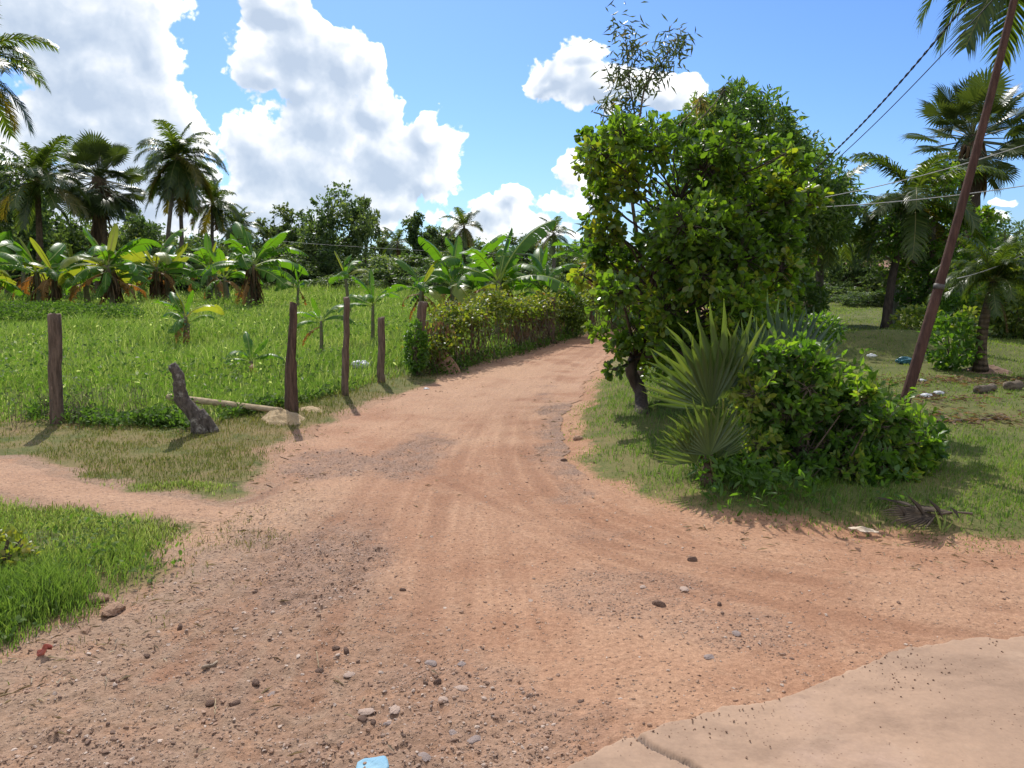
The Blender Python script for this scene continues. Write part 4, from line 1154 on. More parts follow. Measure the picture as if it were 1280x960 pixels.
bag('crumpled white plastic bag in the grass between two thin fence posts', 'plastic bag', 450, 460, .13, M_plastic, 5)
bag('white plastic scrap lying by the foot of the vine-wrapped post', 'litter', 533, 457, .07, M_plastic, 6, 'plastic_scrap')
M_blue = plainmat('blue_wrapper', (.16, .34, .46), (.25, .43, .52), .75, 6, .3)
c = g(463, 957); zc = float(zroad(np.array([c[0]]), np.array([c[1]]))[0])
plate('wrapper', 'pale blue wrapper lying at the bottom edge of the picture', 'litter', c + [0, 0, zc + .014], np.array([.062, .01, .004]), np.array([-.004, .045, .006]), .003,
      np.array([(-.75, -1), (.9, -1), (.8, .45), (.3, .6), (-.3, .62), (-.7, .3)]), M_blue, .012, 9, 9)
M_red = plainmat('red_wrapper', (.45, .11, .075), (.55, .17, .12), .5, 12, .3)
c = gp(55, 822)
plate('wrapper', 'small red wrapper half under the grass edge', 'litter', c + [0, 0, .035], np.array([.030, .017, .010]), np.array([-.005, .009, .008]), .003, np.array([(-.8, -.6), (.9, -.4), (.7, .8), (-.6, .5)]), M_red, .1, 11)
def stick(label, p0, p1, r, mat, seed=0, name='stick'):
    rng = np.random.default_rng(seed); a = np.asarray(p0, float); b = np.asarray(p1, float); u = np.linspace(0, 1, 9)[:, None]
    mb = MB(); tube(mb, (b - a) * u + rng.normal(0, r * .5, (9, 3)), np.linspace(r, r * .7, 9), 6)
    return tag(link(name, mb.mesh(name, mat), None, a), label, 'stick')
M_stick = plainmat('dry_stick', (.20, .14, .09), (.32, .24, .16), .8, 20, .4)
q = lambda px, py, dz=.012: g(px, py) + [0, 0, dz + float(zroad(np.array([g(px, py)[0]]), np.array([g(px, py)[1]]))[0])]
stick('thin grey brown stick on the tan soil left of the clods', q(253, 839), q(274, 829), .008, M_stick, 1)
stick('straw standing up beside a dark clod on the gravel', q(399, 835), q(396, 824, .03), .0025, M_log, 2)
stick('short pale straw upright on the gravel near the bottom', q(269, 894), q(269, 876, .02), .0025, M_log, 3)
bag('small white scrap on the road edge near the thin posts', 'litter', 533, 487, .035, M_plastic, 16, 'plastic_scrap', .5)

# ------------------------------------------------------------------ leaning utility pole with cables
M_pole = barkmat('rusty_brown_pole', (.052, .028, .022), (.105, .056, .042), (10, 10, 1.2), .5)
PB = gp(1108, 578); PT = at(1297, -125, PB[1] + .25)
t = root('utility_pole', 'thin leaning reddish brown utility pole rising behind the shrub', 'utility pole', PB)
mb = MB(); u = np.linspace(0, 1, 24)
Pm = (PT - PB) * u[:, None] + np.stack([.05 * np.sin(u * 3.1), 0 * u, 0 * u], 1); Pm[0] -= (PT - PB) / np.linalg.norm(PT - PB) * .2
tube(mb, Pm, np.interp(u, [0, .32, .33, 1], [.045, .040, .035, .025]), 12, 0, 0, True, .012, np.random.default_rng(2))
link('shaft', mb.mesh('pole_shaft', M_pole), t)
M_iron = plainmat('dark_iron', (.05, .045, .04), (.09, .08, .07), .6, 20, .2)
for uu in (.325, .96):
    mb = MB()
    pc = (PT - PB) * uu; pd = (PT - PB) / np.linalg.norm(PT - PB)
    tube(mb, np.array([pc - pd * .02, pc + pd * .02]) + [.05 * math.sin(uu * 3.1), 0, 0], [.0425, .0425], 14)
    link('clamp', mb.mesh('pole_clamps', M_iron), t)
M_cableb = plainmat('black_cable', (.015, .015, .017), (.03, .03, .032), .5, 30, .1)
M_cablew = plainmat('grey_wire', (.34, .33, .31), (.46, .45, .43), .5, 30, .1)
def wire(label, a, b, sag, r, mat, group=None, twist=0):
    a = np.asarray(a, float); b = np.asarray(b, float); n = 60 if not twist else 260; u = np.linspace(0, 1, n)[:, None]
    P = (b - a) * u; P[:, 2] -= sag * 4 * (u * (1 - u))[:, 0]
    mb = MB()
    if twist:
        for ph in (0, math.pi):
            Q = P.copy(); Q[:, 0] += np.sin(u[:, 0] * twist + ph) * r * 1.1; Q[:, 2] += np.cos(u[:, 0] * twist + ph) * r * 1.1
            tube(mb, Q, r, 5, 0, 0, False)
    else: tube(mb, P, r, 5, 0, 0, False)
    return tag(link('cable', mb.mesh('cable', mat), None, a), label, 'cable', group)
ptop = PB + (PT - PB) * .97
wire('thick black twisted cable from the pole top down into the big tree', ptop, at(910, 268, 16.5), .55, .0062, M_cableb, 'overhead wires', 240)
wire('thin dark wire running below the black twisted cable', PB + (PT - PB) * .88, at(880, 300, 16.5), .45, .005, M_cableb, 'overhead wires')
wire('pale wire crossing behind the pole, the upper of two', at(1500, 95, 13), at(930, 262, 13.5), .30, .0075, M_cablew, 'overhead wires')
wire('pale wire crossing behind the pole, the lower of two', at(1500, 190, 12.5), at(900, 262, 13.8), .22, .0080, M_cablew, 'overhead wires')
wire('short pale cord slung low beside the date palm crown', at(1196, 348, 11.5), at(1290, 312, 12), .05, .008, M_cablew, 'overhead wires')
wire('faint wire stretched low across the meadow far behind', at(330, 300, 48), at(800, 318, 60), .3, .008, M_cablew, 'overhead wires')

# ------------------------------------------------------------------ hedge of vines over the old fence
rng = np.random.default_rng(31)
hb = np.array([HGc[0][0], HGc[0][1], 0.0])
t = root('hedge', 'long hedge of yellow-green vines hanging over the old fence by the road', 'hedge', hb)
f = MB(); w = MB(); dd = MB()
seg = np.concatenate([[0], np.cumsum(np.linalg.norm(np.diff(HGc, axis=0), axis=1))])
total = seg[-1]
def hpt(s): return np.stack([np.interp(s, seg, HGc[:, 0]), np.interp(s, seg, HGc[:, 1])], -1)
n = 25000
s_ = total * rng.random(n) ** 1.25
bx = hpt(s_)
topz = 1.02 + .24 * (fbm(s_ * 1.1, s_ * 0, 52) - .5) * 2 + .16 * np.exp(-((s_ - 2.6) / .8) ** 2); topz = topz * (.55 + .45 * sstep(-.2, 1.3, s_)) * (.85 + .3 * fbm(s_ * 2.7, s_ * 0 + 4, 57))
zz = topz * (1 - np.abs(rng.normal(0, .24, n)))
gapn = fbm(s_ * 1.6, zz * 2.2, 53)
keep = (zz > .02) & (rng.random(n) < np.where(zz > .62 * topz, .95, sstep(.42, .58, gapn) * .9 + .16))
s_, zz, bx, topz = s_[keep], zz[keep], bx[keep], topz[keep]; n = len(s_)
dep = rng.normal(0, .20, n) * np.clip(1.15 - .35 * zz, .5, 1.2)
P = np.stack([bx[:, 0] + dep * .9, bx[:, 1] + rng.normal(0, .16, n), zz], 1) - hb
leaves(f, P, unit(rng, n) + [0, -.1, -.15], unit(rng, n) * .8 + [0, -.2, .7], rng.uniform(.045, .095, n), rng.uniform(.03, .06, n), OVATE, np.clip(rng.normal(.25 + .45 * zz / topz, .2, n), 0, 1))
# shoots poking out of the top
for k in range(150):
    s0 = total * rng.random() ** 1.3; b0 = hpt(np.array([s0]))[0]; z0 = 1.0 + .24 * (fbm(np.array([s0 * 1.1]), np.array([0.0]), 52)[0] - .5) * 2 
    m = 9; uu = np.linspace(0, 1, m); d = np.array([rng.normal(0, .4), rng.normal(0, .4), rng.uniform(.3, 1)]); ln = rng.uniform(.12, .38)
    Q = np.array([b0[0], b0[1], z0]) - hb + d * uu[:, None] * ln - np.stack([0 * uu, 0 * uu, .15 * ln * uu ** 2], 1)
    tube(w, Q, .003, 3, 0, 0, False)
    leaves(f, Q[2:], unit(rng, m - 2) + d * .5, unit(rng, m - 2) * .7 + [0, 0, .7], rng.uniform(.05, .09, m - 2), rng.uniform(.03, .05, m - 2), OVATE, rng.uniform(.45, 1, m - 2))
# brown hanging dead stems and dead leaves on the road side
for k in range(600):
    s0 = total * rng.random() ** 1.2; b0 = hpt(np.array([s0]))[0]
    if rng.random() > sstep(.36, .6, fbm(np.array([s0 * 1.3]), np.array([2.0]), 54)[0]) + .2: continue
    x0 = b0[0] + rng.normal(.08, .12); y0 = b0[1] + rng.normal(-.08, .12); zt = rng.uniform(.5, .95)
    Q = np.array([[x0, y0, zt], [x0 + rng.normal(0, .05), y0 + rng.normal(0, .05), zt * .5], [x0 + rng.normal(0, .1), y0 + rng.normal(0, .06), -.02]]) - hb
    tube(w, Q, rng.uniform(.003, .008), 3, 0, 0, False)
n = 3400; s0 = total * rng.random(n) ** 1.2; b0 = hpt(s0); keep = rng.random(n) < sstep(.38, .6, fbm(s0 * 1.3, s0 * 0 + 2, 54)) + .12
s0, b0 = s0[keep], b0[keep]; n = len(s0)
P = np.stack([b0[:, 0] + rng.normal(.06, .12, n), b0[:, 1] + rng.normal(-.05, .12, n), rng.uniform(.03, .85, n)], 1) - hb
leaves(dd, P, unit(rng, n) * .5 + [0, 0, -.9], unit(rng, n) + [0, -.4, .1], rng.uniform(.06, .16, n), rng.uniform(.02, .05, n), RHOMB, rng.uniform(0, .8, n))
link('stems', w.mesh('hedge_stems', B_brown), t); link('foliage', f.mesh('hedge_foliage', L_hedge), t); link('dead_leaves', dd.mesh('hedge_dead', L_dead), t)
# vine on the first hedge post and shrub-clad clump further on
def vine(name, label, cat, c, r, n, seed, leafm=L_hedge, sz=(.04, .085), group=None, stems=10, vr=(.1, .8), T=OVATE, upb=.7):
    rng = np.random.default_rng(seed); c = np.asarray(c, float); t = root(name, label, cat, c, group)
    f = MB(); w = MB()
    u = unit(rng, n); rad = rng.uniform(.45, 1.05, n) ** .6
    P = u * rad[:, None] * np.asarray(r) ; P[:, 2] += r[2]
    k = fbm(P[:, 0] * 2.3 / max(r[0], .2) + 9, P[:, 2] * 2.3 / max(r[0], .2) + P[:, 1] * 2, seed)
    P = P[k > .40]; m = len(P)
    leaves(f, P, norm(P - [0, 0, r[2]]) * .5 + unit(rng, m) + [0, 0, .05], unit(rng, m) * .7 + [0, -.15, upb], rng.uniform(*sz, m), rng.uniform(*sz, m) * .6, T, np.clip(rng.uniform(*vr, m), 0, 1))
    for q in range(stems):
        e = unit(rng, 1)[0] * np.asarray(r) * .8; e[2] = abs(e[2]) + r[2] * .9
        tube(w, np.array([[rng.normal(0, .1) * r[0], rng.normal(0, .1) * r[1], -.03], e * [.4, .4, .55], e]), [.012, .009, .004], 4, 0, 0, False)
    if stems: link('stems', w.mesh(name + '_stems', B_brown), t)
    link('foliage', f.mesh(name + '_foliage', leafm), t)
    return t
c = gp(521, 470); vine('creeper', 'dark creeper climbing the stout post at the start of the hedge', 'creeper', c, (.17, .15, .42), 1500, 33, L_bush)
c = gp(712, 420); vine('clipped_shrub', 'dense dark column of creeper bulging from the hedge near its far end', 'shrub', c, (.42, .4, .62), 3000, 34, L_hedge, (.05, .09), vr=(0, .6))
# dark low growth along the hedge foot
mb = MB(); n = 6000; s0 = total * rng.random(n) ** 1.2; b0 = hpt(s0)
P = np.stack([b0[:, 0] + rng.normal(.16, .16, n), b0[:, 1] + rng.normal(-.12, .14, n), 0 * s0], 1); P = P[sd_road(P[:, 0], P[:, 1]) > .05]; n = len(P)
P[:, 2] = H(P[:, 0], P[:, 1]) + rng.uniform(0, .16, n)
leaves(mb, P, unit(rng, n) + [0, 0, .3], unit(rng, n) * .6 + [0, 0, 1], rng.uniform(.04, .08, n), rng.uniform(.025, .045, n), OVATE, rng.uniform(0, .7, n))
kind(link('hedge_weeds', mb.mesh('weeds', M_weed, True)), 'stuff', 'low weeds along the foot of the vine hedge')
# ------------------------------------------------------------------ banana plants of the meadow
banana('young banana plant with two stems in front of the banana row, yellow leaf low', gp(232, 434), .62, .95, 7, 3, dead=1, yellow=2, r0=.06, stems=2, young=True, spread=.22)
banana('tiny banana sucker low in the grass behind the leaning stump', gp(313, 470), .22, .62, 5, 6, dead=1, yellow=0, r0=.05, young=True)
banana('young banana plant right behind the dark split post', gp(402, 443), .62, .80, 6, 11, dead=1, yellow=1, r0=.045, young=True)
banana('slender young banana plant behind the short flat-topped post', gp(466, 430), .85, 1.0, 7, 14, dead=0, yellow=0, r0=.05, young=True)
banana('small banana plant far out in the middle of the meadow', gp(372, 385), .9, 1.15, 6, 17, dead=1, yellow=1, r0=.07, young=True)
banana('small banana plant with pale upright new leaf behind the tall thin post', gp(437, 392), 1.35, 1.35, 6, 22, dead=0, yellow=2, r0=.08, young=True)
banana('banana plant with withered brown leaves beside the vine-wrapped post', gp(527, 420), 1.15, 1.0, 6, 25, dead=4, yellow=2, r0=.09)
banana('big banana clump standing tall behind the middle of the hedge', at(625, 400, 19.0) * [1, 1, 0], 1.35, 1.95, 9, 31, dead=3, yellow=1, r0=.13, stems=3, spread=.6, young=True)
banana('banana clump on the right of the tall one behind the hedge', at(672, 396, 20.5) * [1, 1, 0], 1.2, 1.6, 8, 37, dead=3, yellow=1, r0=.12, stems=2, spread=.5, young=True)
banana('leaning banana plant left of the tall clump behind the hedge', at(590, 398, 20.0) * [1, 1, 0], 1.45, 1.7, 8, 41, dead=2, yellow=1, r0=.11, stems=1)
banana('banana plant far behind the end of the hedge', at(735, 375, 31) * [1, 1, 0], 1.9, 2.0, 8, 43, dead=2, yellow=1, r0=.13, stems=2)
L_BAN = [
 (-35, 389, 1.9, 2.6, 10, 51, 2, 2, 1, 3, False, 'broad-leaved banana clump cut off by the left edge of the picture'),
 (52, 384, 1.6, 2.2, 8, 54, 2, 2, 3, 2, True, 'banana clump with a dark skirt behind the thick round post'),
 (140, 386, 1.9, 2.3, 10, 58, 3, 3, 3, 3, True, 'banana clump with a thick skirt of dead leaves left of the row'),
 (200, 381, 1.8, 2.2, 9, 61, 3, 3, 3, 2, True, 'banana clump with orange dry leaves in the middle of the row'),
 (318, 385, 1.9, 2.4, 10, 66, 2, 1, 1, 2, True, 'tall banana clump at the right end of the row'),
 (262, 376, 1.7, 2.1, 8, 69, 2, 2, 2, 2, False, 'banana plant standing behind the gap in the row'),
 (172, 374, 1.5, 2.1, 7, 81, 2, 2, 2, 2, False, 'banana plant squeezed between the skirted clump and the one with orange leaves'),
 (285, 380, 1.3, 1.9, 7, 84, 1, 1, 1, 2, False, 'shorter banana plant just left of the tall clump at the right end'),
 (10, 376, 1.7, 2.3, 8, 87, 2, 2, 1, 2, False, 'banana plant behind the clump cut off by the left edge'),
 (110, 383, 1.2, 1.8, 7, 89, 1, 2, 2, 2, False, 'low banana plant with drooping leaves left of the skirted clump'),
 (95, 372, 1.8, 2.1, 8, 73, 2, 2, 2, 2, False, 'banana plant half hidden between two skirted clumps'),
]
for px, py, hs, LL, n, sd, st, dd_, yl, _, sk, lab in L_BAN:
    banana(lab, gp(px, py), hs * .92, LL * 1.08, n, sd, dead=min(dd_, 2), yellow=yl, r0=.16, stems=st, skirt=sk, spread=.6)
# weedy bank under the row
vine('weed_clump', 'dark weedy mound in the grass below the left banana clump', 'weeds', gp(40, 402), (3.4, 1.8, .30), 8000, 77, M_weed, (.06, .12), stems=0, T=RHOMB)

# ------------------------------------------------------------------ palms on the left
coconut('coconut palm cut by the left edge, fronds hanging into the sky', at(-75, 380, 30) * [1, 1, 0], at(-42, 78, 30), 3.1, 26, .17, 101, yellow=.3, dead=3)
coconut('short coconut palm with upright fronds and yellowing lower fronds at the left', at(48, 352, 42) * [1, 1, 0], at(46, 228, 42), 3.0, 30, .18, 103, yellow=.16, dead=0, mode=(0, 6.4), trunk_mat=B_skirt)
palmyra('dense dark fan palm with a thick shaggy trunk on the left', at(126, 352, 46) * [1, 1, 0], at(124, 222, 46), 1.45, 66, .34, 105, dead=14, skirt=.75, low=-65, trunk_mat=B_skirt)
coconut('tallest coconut palm on the left with a leaning pale trunk', at(204, 352, 52) * [1, 1, 0], at(222, 197, 52), 3.1, 32, .14, 107, yellow=.05, dead=2, mode=(0, 7.4))
coconut('coconut palm with a straight trunk crowding the tallest one', at(221, 350, 54) * [1, 1, 0], at(221, 222, 54), 2.9, 26, .15, 109, yellow=.1, dead=4, mode=(1, 7.4))
coconut('small coconut palm right of the tall pair', at(268, 348, 58) * [1, 1, 0], at(266, 254, 58), 2.6, 22, .14, 111, yellow=.2, dead=4, mode=(0, 7.2))
coconut('smallest coconut palm at the right end of the left group', at(297, 348, 62) * [1, 1, 0], at(297, 283, 62), 2.3, 22, .14, 113, yellow=.1, dead=2, mode=(0, 6.5))
coconut('distant coconut palm rising behind the tall banana clump', at(575, 345, 62) * [1, 1, 0], at(580, 283, 62), 1.9, 16, .13, 115, yellow=.2, dead=2)
coconut('distant ragged coconut palm above the end of the hedge', at(693, 345, 55) * [1, 1, 0], at(692, 292, 55), 1.7, 17, .14, 117, yellow=.25, dead=4, mode=(0, 7.2))
coconut('distant low coconut palm beside the road bend', at(742, 345, 60) * [1, 1, 0], at(740, 330, 60), 1.9, 15, .13, 119, yellow=.1, dead=1)
coconut('distant palm sunk among the far trees over the meadow', at(497, 346, 75) * [1, 1, 0], at(497, 303, 75), 2.0, 14, .13, 121, yellow=.1, dead=1)
# ------------------------------------------------------------------ far trees: a few kinds, copied
def lobes_round(rng, h, w, n, ntw, nlf, low=.25):
    out = []
    for _ in range(n):
        u = unit(rng, 1)[0]; q = rng.uniform(.35, 1.0)
        out.append(((u[0] * w * q, u[1] * w * q, h * (low + (1 - low) * .5) + u[2] * h * (1 - low) * .46 * q), np.array([1, 1, .8]) * w * rng.uniform(.28, .48), ntw, nlf))
    return out
rng = np.random.default_rng(200)
FARSPEC = dict(L=.33, W=.20, T=RHOMB, droop=.15, up=.1, shell=.35, along=.7)
PROTO = {}
def far_proto(key, h, w, n, leaf, seed, spec=FARSPEC, low=.2, ntw=26, nlf=7, bark=B_dark, tr=(.16, .12, .05)):
    r = np.random.default_rng(seed)
    PROTO[key] = dict(h=h, w=w, n=n, leaf=leaf, seed=seed, spec=spec, low=low, ntw=ntw, nlf=nlf, bark=bark, tr=tr, obj=None)
far_proto('bushy', 8.0, 3.4, 34, L_far, 1, low=.05, ntw=34, nlf=8)
far_proto('light', 8.5, 3.0, 28, L_light, 2, low=.05, ntw=30, nlf=8)
far_proto('tall', 9.0, 2.0, 26, L_far, 3, low=.08, ntw=30, nlf=8)
far_proto('wide', 5.5, 4.2, 36, L_far, 4, low=.0, ntw=34, nlf=8)
far_proto('airy', 8.5, 2.4, 13, L_light, 5, low=.3, ntw=18, nlf=7)
def far_tree(key, px, pyt, Y, label, wpx=None, rz=0.0, group='trees beyond the meadow'):
    p = PROTO[key]; base = at(px, 335, Y) * [1, 1, 0]; top = at(px, pyt, Y)[2]
    s = top / (p['h'] * .90); sw = s if wpx is None else wpx * Y / 1000 / 2 / (p['w'] * 1.0)
    if p['obj'] is None:
        r = np.random.default_rng(p['seed'])
        p['obj'] = o = broadleaf('tree', label, 'tree', [(0, 0, -.1), (.1, 0, p['h'] * .3), (0, .1, p['h'] * .62), (0, 0, p['h'] * .85)], list(p['tr']) + [.03], lobes_round(r, p['h'], p['w'], p['n'], p['ntw'], p['nlf'], p['low']),
                                p['leaf'], p['bark'], p['spec'], p['seed'] + 60, group, base=(0, 0, 0), branch_from=.15)
        o.location = base; o.rotation_euler = (0, 0, rz); o.scale = (sw, sw, s); return o
    return copy_thing(p['obj'], base, label, rz, (sw, sw, s), group)
FT = [
 ('bushy', -5, 205, 55, 150, 'dark spreading tree behind the palms at the left edge'),
 ('wide', 60, 270, 60, 150, 'dark low tree filling the space under the left coconut palms'),
 ('wide', 165, 285, 66, 120, 'low dark tree between the shaggy fan palm and the tall coconut'),
 ('light', 182, 268, 75, 70, 'pale green tree behind the leaning coconut trunk'),
 ('wide', 255, 300, 72, 110, 'dark bush-like tree under the small coconut palms'),
 ('light', 345, 264, 66, 80, 'feathery mid-green tree left of the biggest tree over the meadow'),
 ('bushy', 418, 246, 62, 92, 'biggest bushy tree on the far side of the meadow'),
 ('airy', 458, 235, 64, 46, 'thin sparse tree sticking up at the right side of the biggest one'),
 ('bushy', 395, 300, 60, 90, 'dark dense tree at the foot of the biggest meadow tree'),
 ('bushy', 375, 320, 57, 70, 'low dark bushy tree at the meadow edge under the feathery one'),
 ('tall', 521, 264, 70, 40, 'dark narrow tree standing alone in the gap of bright sky'),
 ('light', 490, 302, 78, 60, 'low pale tree left of the dark narrow one'),
 ('wide', 490, 325, 60, 130, 'low bush belt below the bright gap in the trees'),
 ('tall', 552, 280, 74, 44, 'narrow mid-green tree right of the dark narrow one'),
 ('wide', 455, 322, 70, 90, 'low rounded tree at the right foot of the biggest tree'),
 ('wide', 600, 306, 78, 110, 'broad dark tree behind the tall banana clump'),
 ('bushy', 655, 300, 80, 70, 'rounded tree right of the banana clump against the clouds'),
 ('wide', 560, 318, 62, 110, 'low dark tree left behind the banana clump'),
 ('wide', 715, 312, 62, 100, 'dark tree under the ragged coconut palm'),
 ('bushy', 760, 318, 48, 80, 'tree at the road bend behind the cashew tree'),
 ('wide', 665, 335, 50, 90, 'dark bush behind the far part of the hedge'),
 ('wide', 310, 318, 55, 90, 'dark bush behind the tall banana at the end of the row'),
 ('wide', 15, 300, 50, 110, 'dense bush behind the big left banana clump'),
 ('wide', 225, 325, 52, 110, 'dark bush behind the middle of the banana row'),
 ('wide', 130, 322, 50, 100, 'dark bush behind the skirted banana clumps'),
 ('wide', 545, 338, 48, 90, 'dark bush behind the withered banana plant'),
 ('light', 300, 285, 70, 60, 'feathery pale tree right of the small coconut palms'),
 ('bushy', 325, 305, 64, 70, 'dark dense tree in front of the feathery meadow trees'),
 ('light', 365, 285, 68, 60, 'pale feathery tree between the dark dense ones over the meadow'),
 ('light', 628, 298, 84, 60, 'pale tree behind the tall banana clump under the small clouds'),
 ('light', 475, 292, 80, 60, 'pale tree in the distance just right of the sparse tall tree'),
 ('bushy', 545, 292, 80, 60, 'dark tree far behind the withered banana plant'),
 ('bushy', 22, 215, 52, 110, 'dark tree between the two leftmost coconut palms'),
 ('wide', 430, 345, 54, 80, 'low bush at the foot of the far trees right of centre'),
]
for k, (key, px, pyt, Y, w, lab) in enumerate(FT): far_tree(key, px, pyt, Y, lab, w, k * 1.3)

# ------------------------------------------------------------------ the cashew-like tree by the road
Yc = 8.9
def lob(px, py, r, dY, ntw, nlf, Y0=Yc, fl=1.0):
    c = at(px, py, Y0 + dY); rr = r * (Y0 + dY) / 1000
    return (c, np.array([rr, rr * 1.15, rr * fl]), ntw, nlf)
rng = np.random.default_rng(301)
LB = [(775, 188, 34), (815, 196, 42), (862, 208, 50), (915, 205, 46), (945, 215, 42), (968, 228, 26), (780, 240, 40), (840, 262, 60), (905, 262, 60), (950, 268, 46), (972, 262, 24), (770, 300, 36),
      (820, 322, 55), (880, 325, 60), (935, 325, 52), (958, 318, 34), (785, 372, 38), (840, 385, 55), (905, 385, 58), (955, 380, 42), (800, 428, 38), (862, 432, 45), (925, 425, 42), (775, 345, 30), (975, 415, 25), (760, 205, 20), (862, 402, 44), (905, 402, 46), (880, 360, 42), (940, 398, 42), (835, 345, 40), (965, 350, 36), (870, 295, 44)]
lobes = []
for px, py, r in LB:
    r = r * .87
    for s_ in (-1, 1):
        k = max(12, int(r * 1.3))
        lobes.append(lob(px + rng.normal(0, 13), py + rng.normal(0, 13), r * rng.uniform(.75, 1.05), s_ * rng.uniform(.1, 1.1), k, 8))
for px, py in [(1012, 243), (1024, 254), (1004, 207), (990, 330), (1000, 350), (736, 175), (730, 345), (745, 420), (748, 190), (820, 158), (845, 178), (880, 184), (982, 192), (1000, 226), (742, 265), (738, 215), (985, 216), (992, 238), (985, 192), (958, 184), (735, 182), (748, 240), (738, 300), (900, 178), (860, 172), (830, 168), (990, 275), (985, 300), (985, 345), (745, 330), (752, 380), (930, 176), (790, 158), (985, 385), (995, 252)]:
    lobes.append(lob(px, py, rng.uniform(12, 19), rng.uniform(-.6, .6), 11, 7))
lobes += [lob(770, 440, 17, -.3, 14, 7), lob(765, 462, 12, -.4, 8, 7), lob(820, 455, 30, .2, 20, 7), lob(742, 175, 12, 0, 8, 7)]
base = gp(804, 517)
SP_C = dict(L=.086, W=.053, T=OBOV, droop=.15, up=.25, tw=.0055, shell=.55, along=.5, nup=.55)
broadleaf('cashew_tree', 'leafy round-leaved tree with a dark bent trunk at the bend of the road', 'tree',
          [base - [0, 0, .1], at(800, 490, Yc - .02), at(789, 462, Yc), at(798, 435, Yc + .02), at(812, 390, Yc + .1), at(822, 320, Yc + .1), at(850, 250, Yc + .1)], [.085, .072, .066, .06, .05, .035, .015],
          lobes, L_cash, B_dark, SP_C, 302, branch_from=.42, limb_r=.36)
# second reddish stem inside it
# ------------------------------------------------------------------ slender acacia rising through it
Ya = 10.2
base = at(800, 480, Ya) * [1, 1, 0]
tipsA = [(781, 40, 22), (787, 70, 20), (800, 95, 20), (775, 95, 18), (758, 130, 17), (820, 75, 16), (838, 55, 20), (852, 48, 12), (848, 70, 14), (770, 150, 22), (748, 135, 12), (790, 130, 18), (810, 110, 10), (745, 165, 18), (765, 175, 22), (830, 95, 12), (760, 105, 12), (795, 60, 10)]
def acacia_extra(w, f, b0, rng):
    # two thin leaders and their arching side shoots
    L1 = np.array([at(790, 250, Ya), at(797, 180, Ya), at(793, 140, Ya + .05), at(786, 95, Ya + .05), at(781, 35, Ya)]) - b0
    L2_ = np.array([at(795, 190, Ya), at(800, 145, Ya - .05), at(808, 105, Ya - .1), at(830, 75, Ya - .1), at(846, 48, Ya - .05)]) - b0
    for Lq in (L1, L2_): tube(w, catmull(Lq, 5), np.linspace(.018, .004, 21), 5, 0, 0, False)
    for px, py, r in tipsA:
        e = at(px, py, Ya + rng.normal(0, .15)) - b0
        src = catmull(L1 if px < 800 else L2_, 5); cand = src[src[:, 2] < e[2] + .12]; cand = cand if len(cand) else src[:2]
        a = cand[np.argmin(np.linalg.norm(cand - e, axis=1))]
        n = 7; u = np.linspace(0, 1, n)[:, None]; P = a + (e - a) * u + np.array([0, 0, 1.]) * (u * (1 - u)) * .15
        tube(w, P, np.linspace(.007, .002, n), 3, 0, 0, False)
        k = int(r * 3.4); q = rng.random(k) ** .8
        Pl = np.stack([np.interp(q, u[:, 0], P[:, i]) for i in range(3)], 1) + rng.normal(0, r * .006, (k, 3))
        D = np.stack([rng.normal(0, .6, k), rng.normal(0, .6, k), rng.uniform(-1.1, .25, k)], 1)
        leaves(f, Pl, D, unit(rng, k), rng.uniform(.09, .17, k), rng.uniform(.016, .03, k), RHOMB, np.where(rng.random(k) < .03, .95, rng.uniform(0, .75, k)))
SP_A = dict(L=.14, W=.024, T=RHOMB, droop=.9, up=-.1, tw=.004, shell=.3, along=.7, nup=.1)
lobesA = [lob(785, 185, 30, 0, 22, 9, Ya), lob(765, 215, 24, 0, 16, 8, Ya), lob(752, 255, 22, .1, 16, 9, Ya), lob(748, 300, 18, -.1, 14, 10, Ya), lob(742, 330, 14, 0, 10, 8, Ya), lob(830, 160, 16, .3, 10, 7, Ya), lob(745, 225, 14, 0, 9, 8, Ya), lob(738, 285, 16, 0, 10, 8, Ya), lob(875, 125, 14, 1.4, 9, 7, Ya), lob(905, 112, 12, 1.6, 8, 7, Ya)]
broadleaf('acacia_sapling', 'slender young tree with thin drooping leaves rising above the round-leaved one', 'tree',
          [base, at(802, 430, Ya), at(800, 330, Ya), at(790, 250, Ya)], [.05, .04, .03, .02], lobesA, L_acacia, B_brown, SP_A, 305, extra=acacia_extra, branch_from=.5)
# ------------------------------------------------------------------ big olive-green tree behind
Ym = 20.0
LM = [(905, 148, 46), (868, 168, 38), (945, 155, 44), (975, 170, 36), (895, 200, 55), (960, 200, 50), (985, 190, 34), (1008, 200, 40), (1030, 232, 42), (1045, 265, 30), (1000, 250, 50), (940, 250, 60), (1036, 275, 30), (985, 300, 45),
      (960, 310, 60), (880, 290, 60), (960, 370, 40), (920, 370, 60), (880, 140, 28), (925, 132, 26), (1048, 245, 26), (870, 230, 45), (845, 165, 16)]
lobes = []
for px, py, r in LM:
    for s_ in (-1, 1): lobes.append(lob(px + rng.normal(0, 5), py + rng.normal(0, 5), r * .95, s_ * rng.uniform(.2, 1.8), max(16, int(r * 1.5)), 10, Ym))
base = at(965, 420, Ym) * [1, 1, 0]
SP_M = dict(L=.19, W=.058, T=RHOMB, droop=.35, up=.15, tw=0, shell=.55, along=.55, nup=.4)
broadleaf('mango_tree', 'big olive-green small-leaved tree behind the round-leaved one', 'tree', [base, at(962, 370, Ym), at(950, 290, Ym), at(940, 210, Ym), at(930, 150, Ym)], [.17, .15, .12, .08, .03], lobes, L_mango, B_dark, SP_M, 307, branch_from=.3)

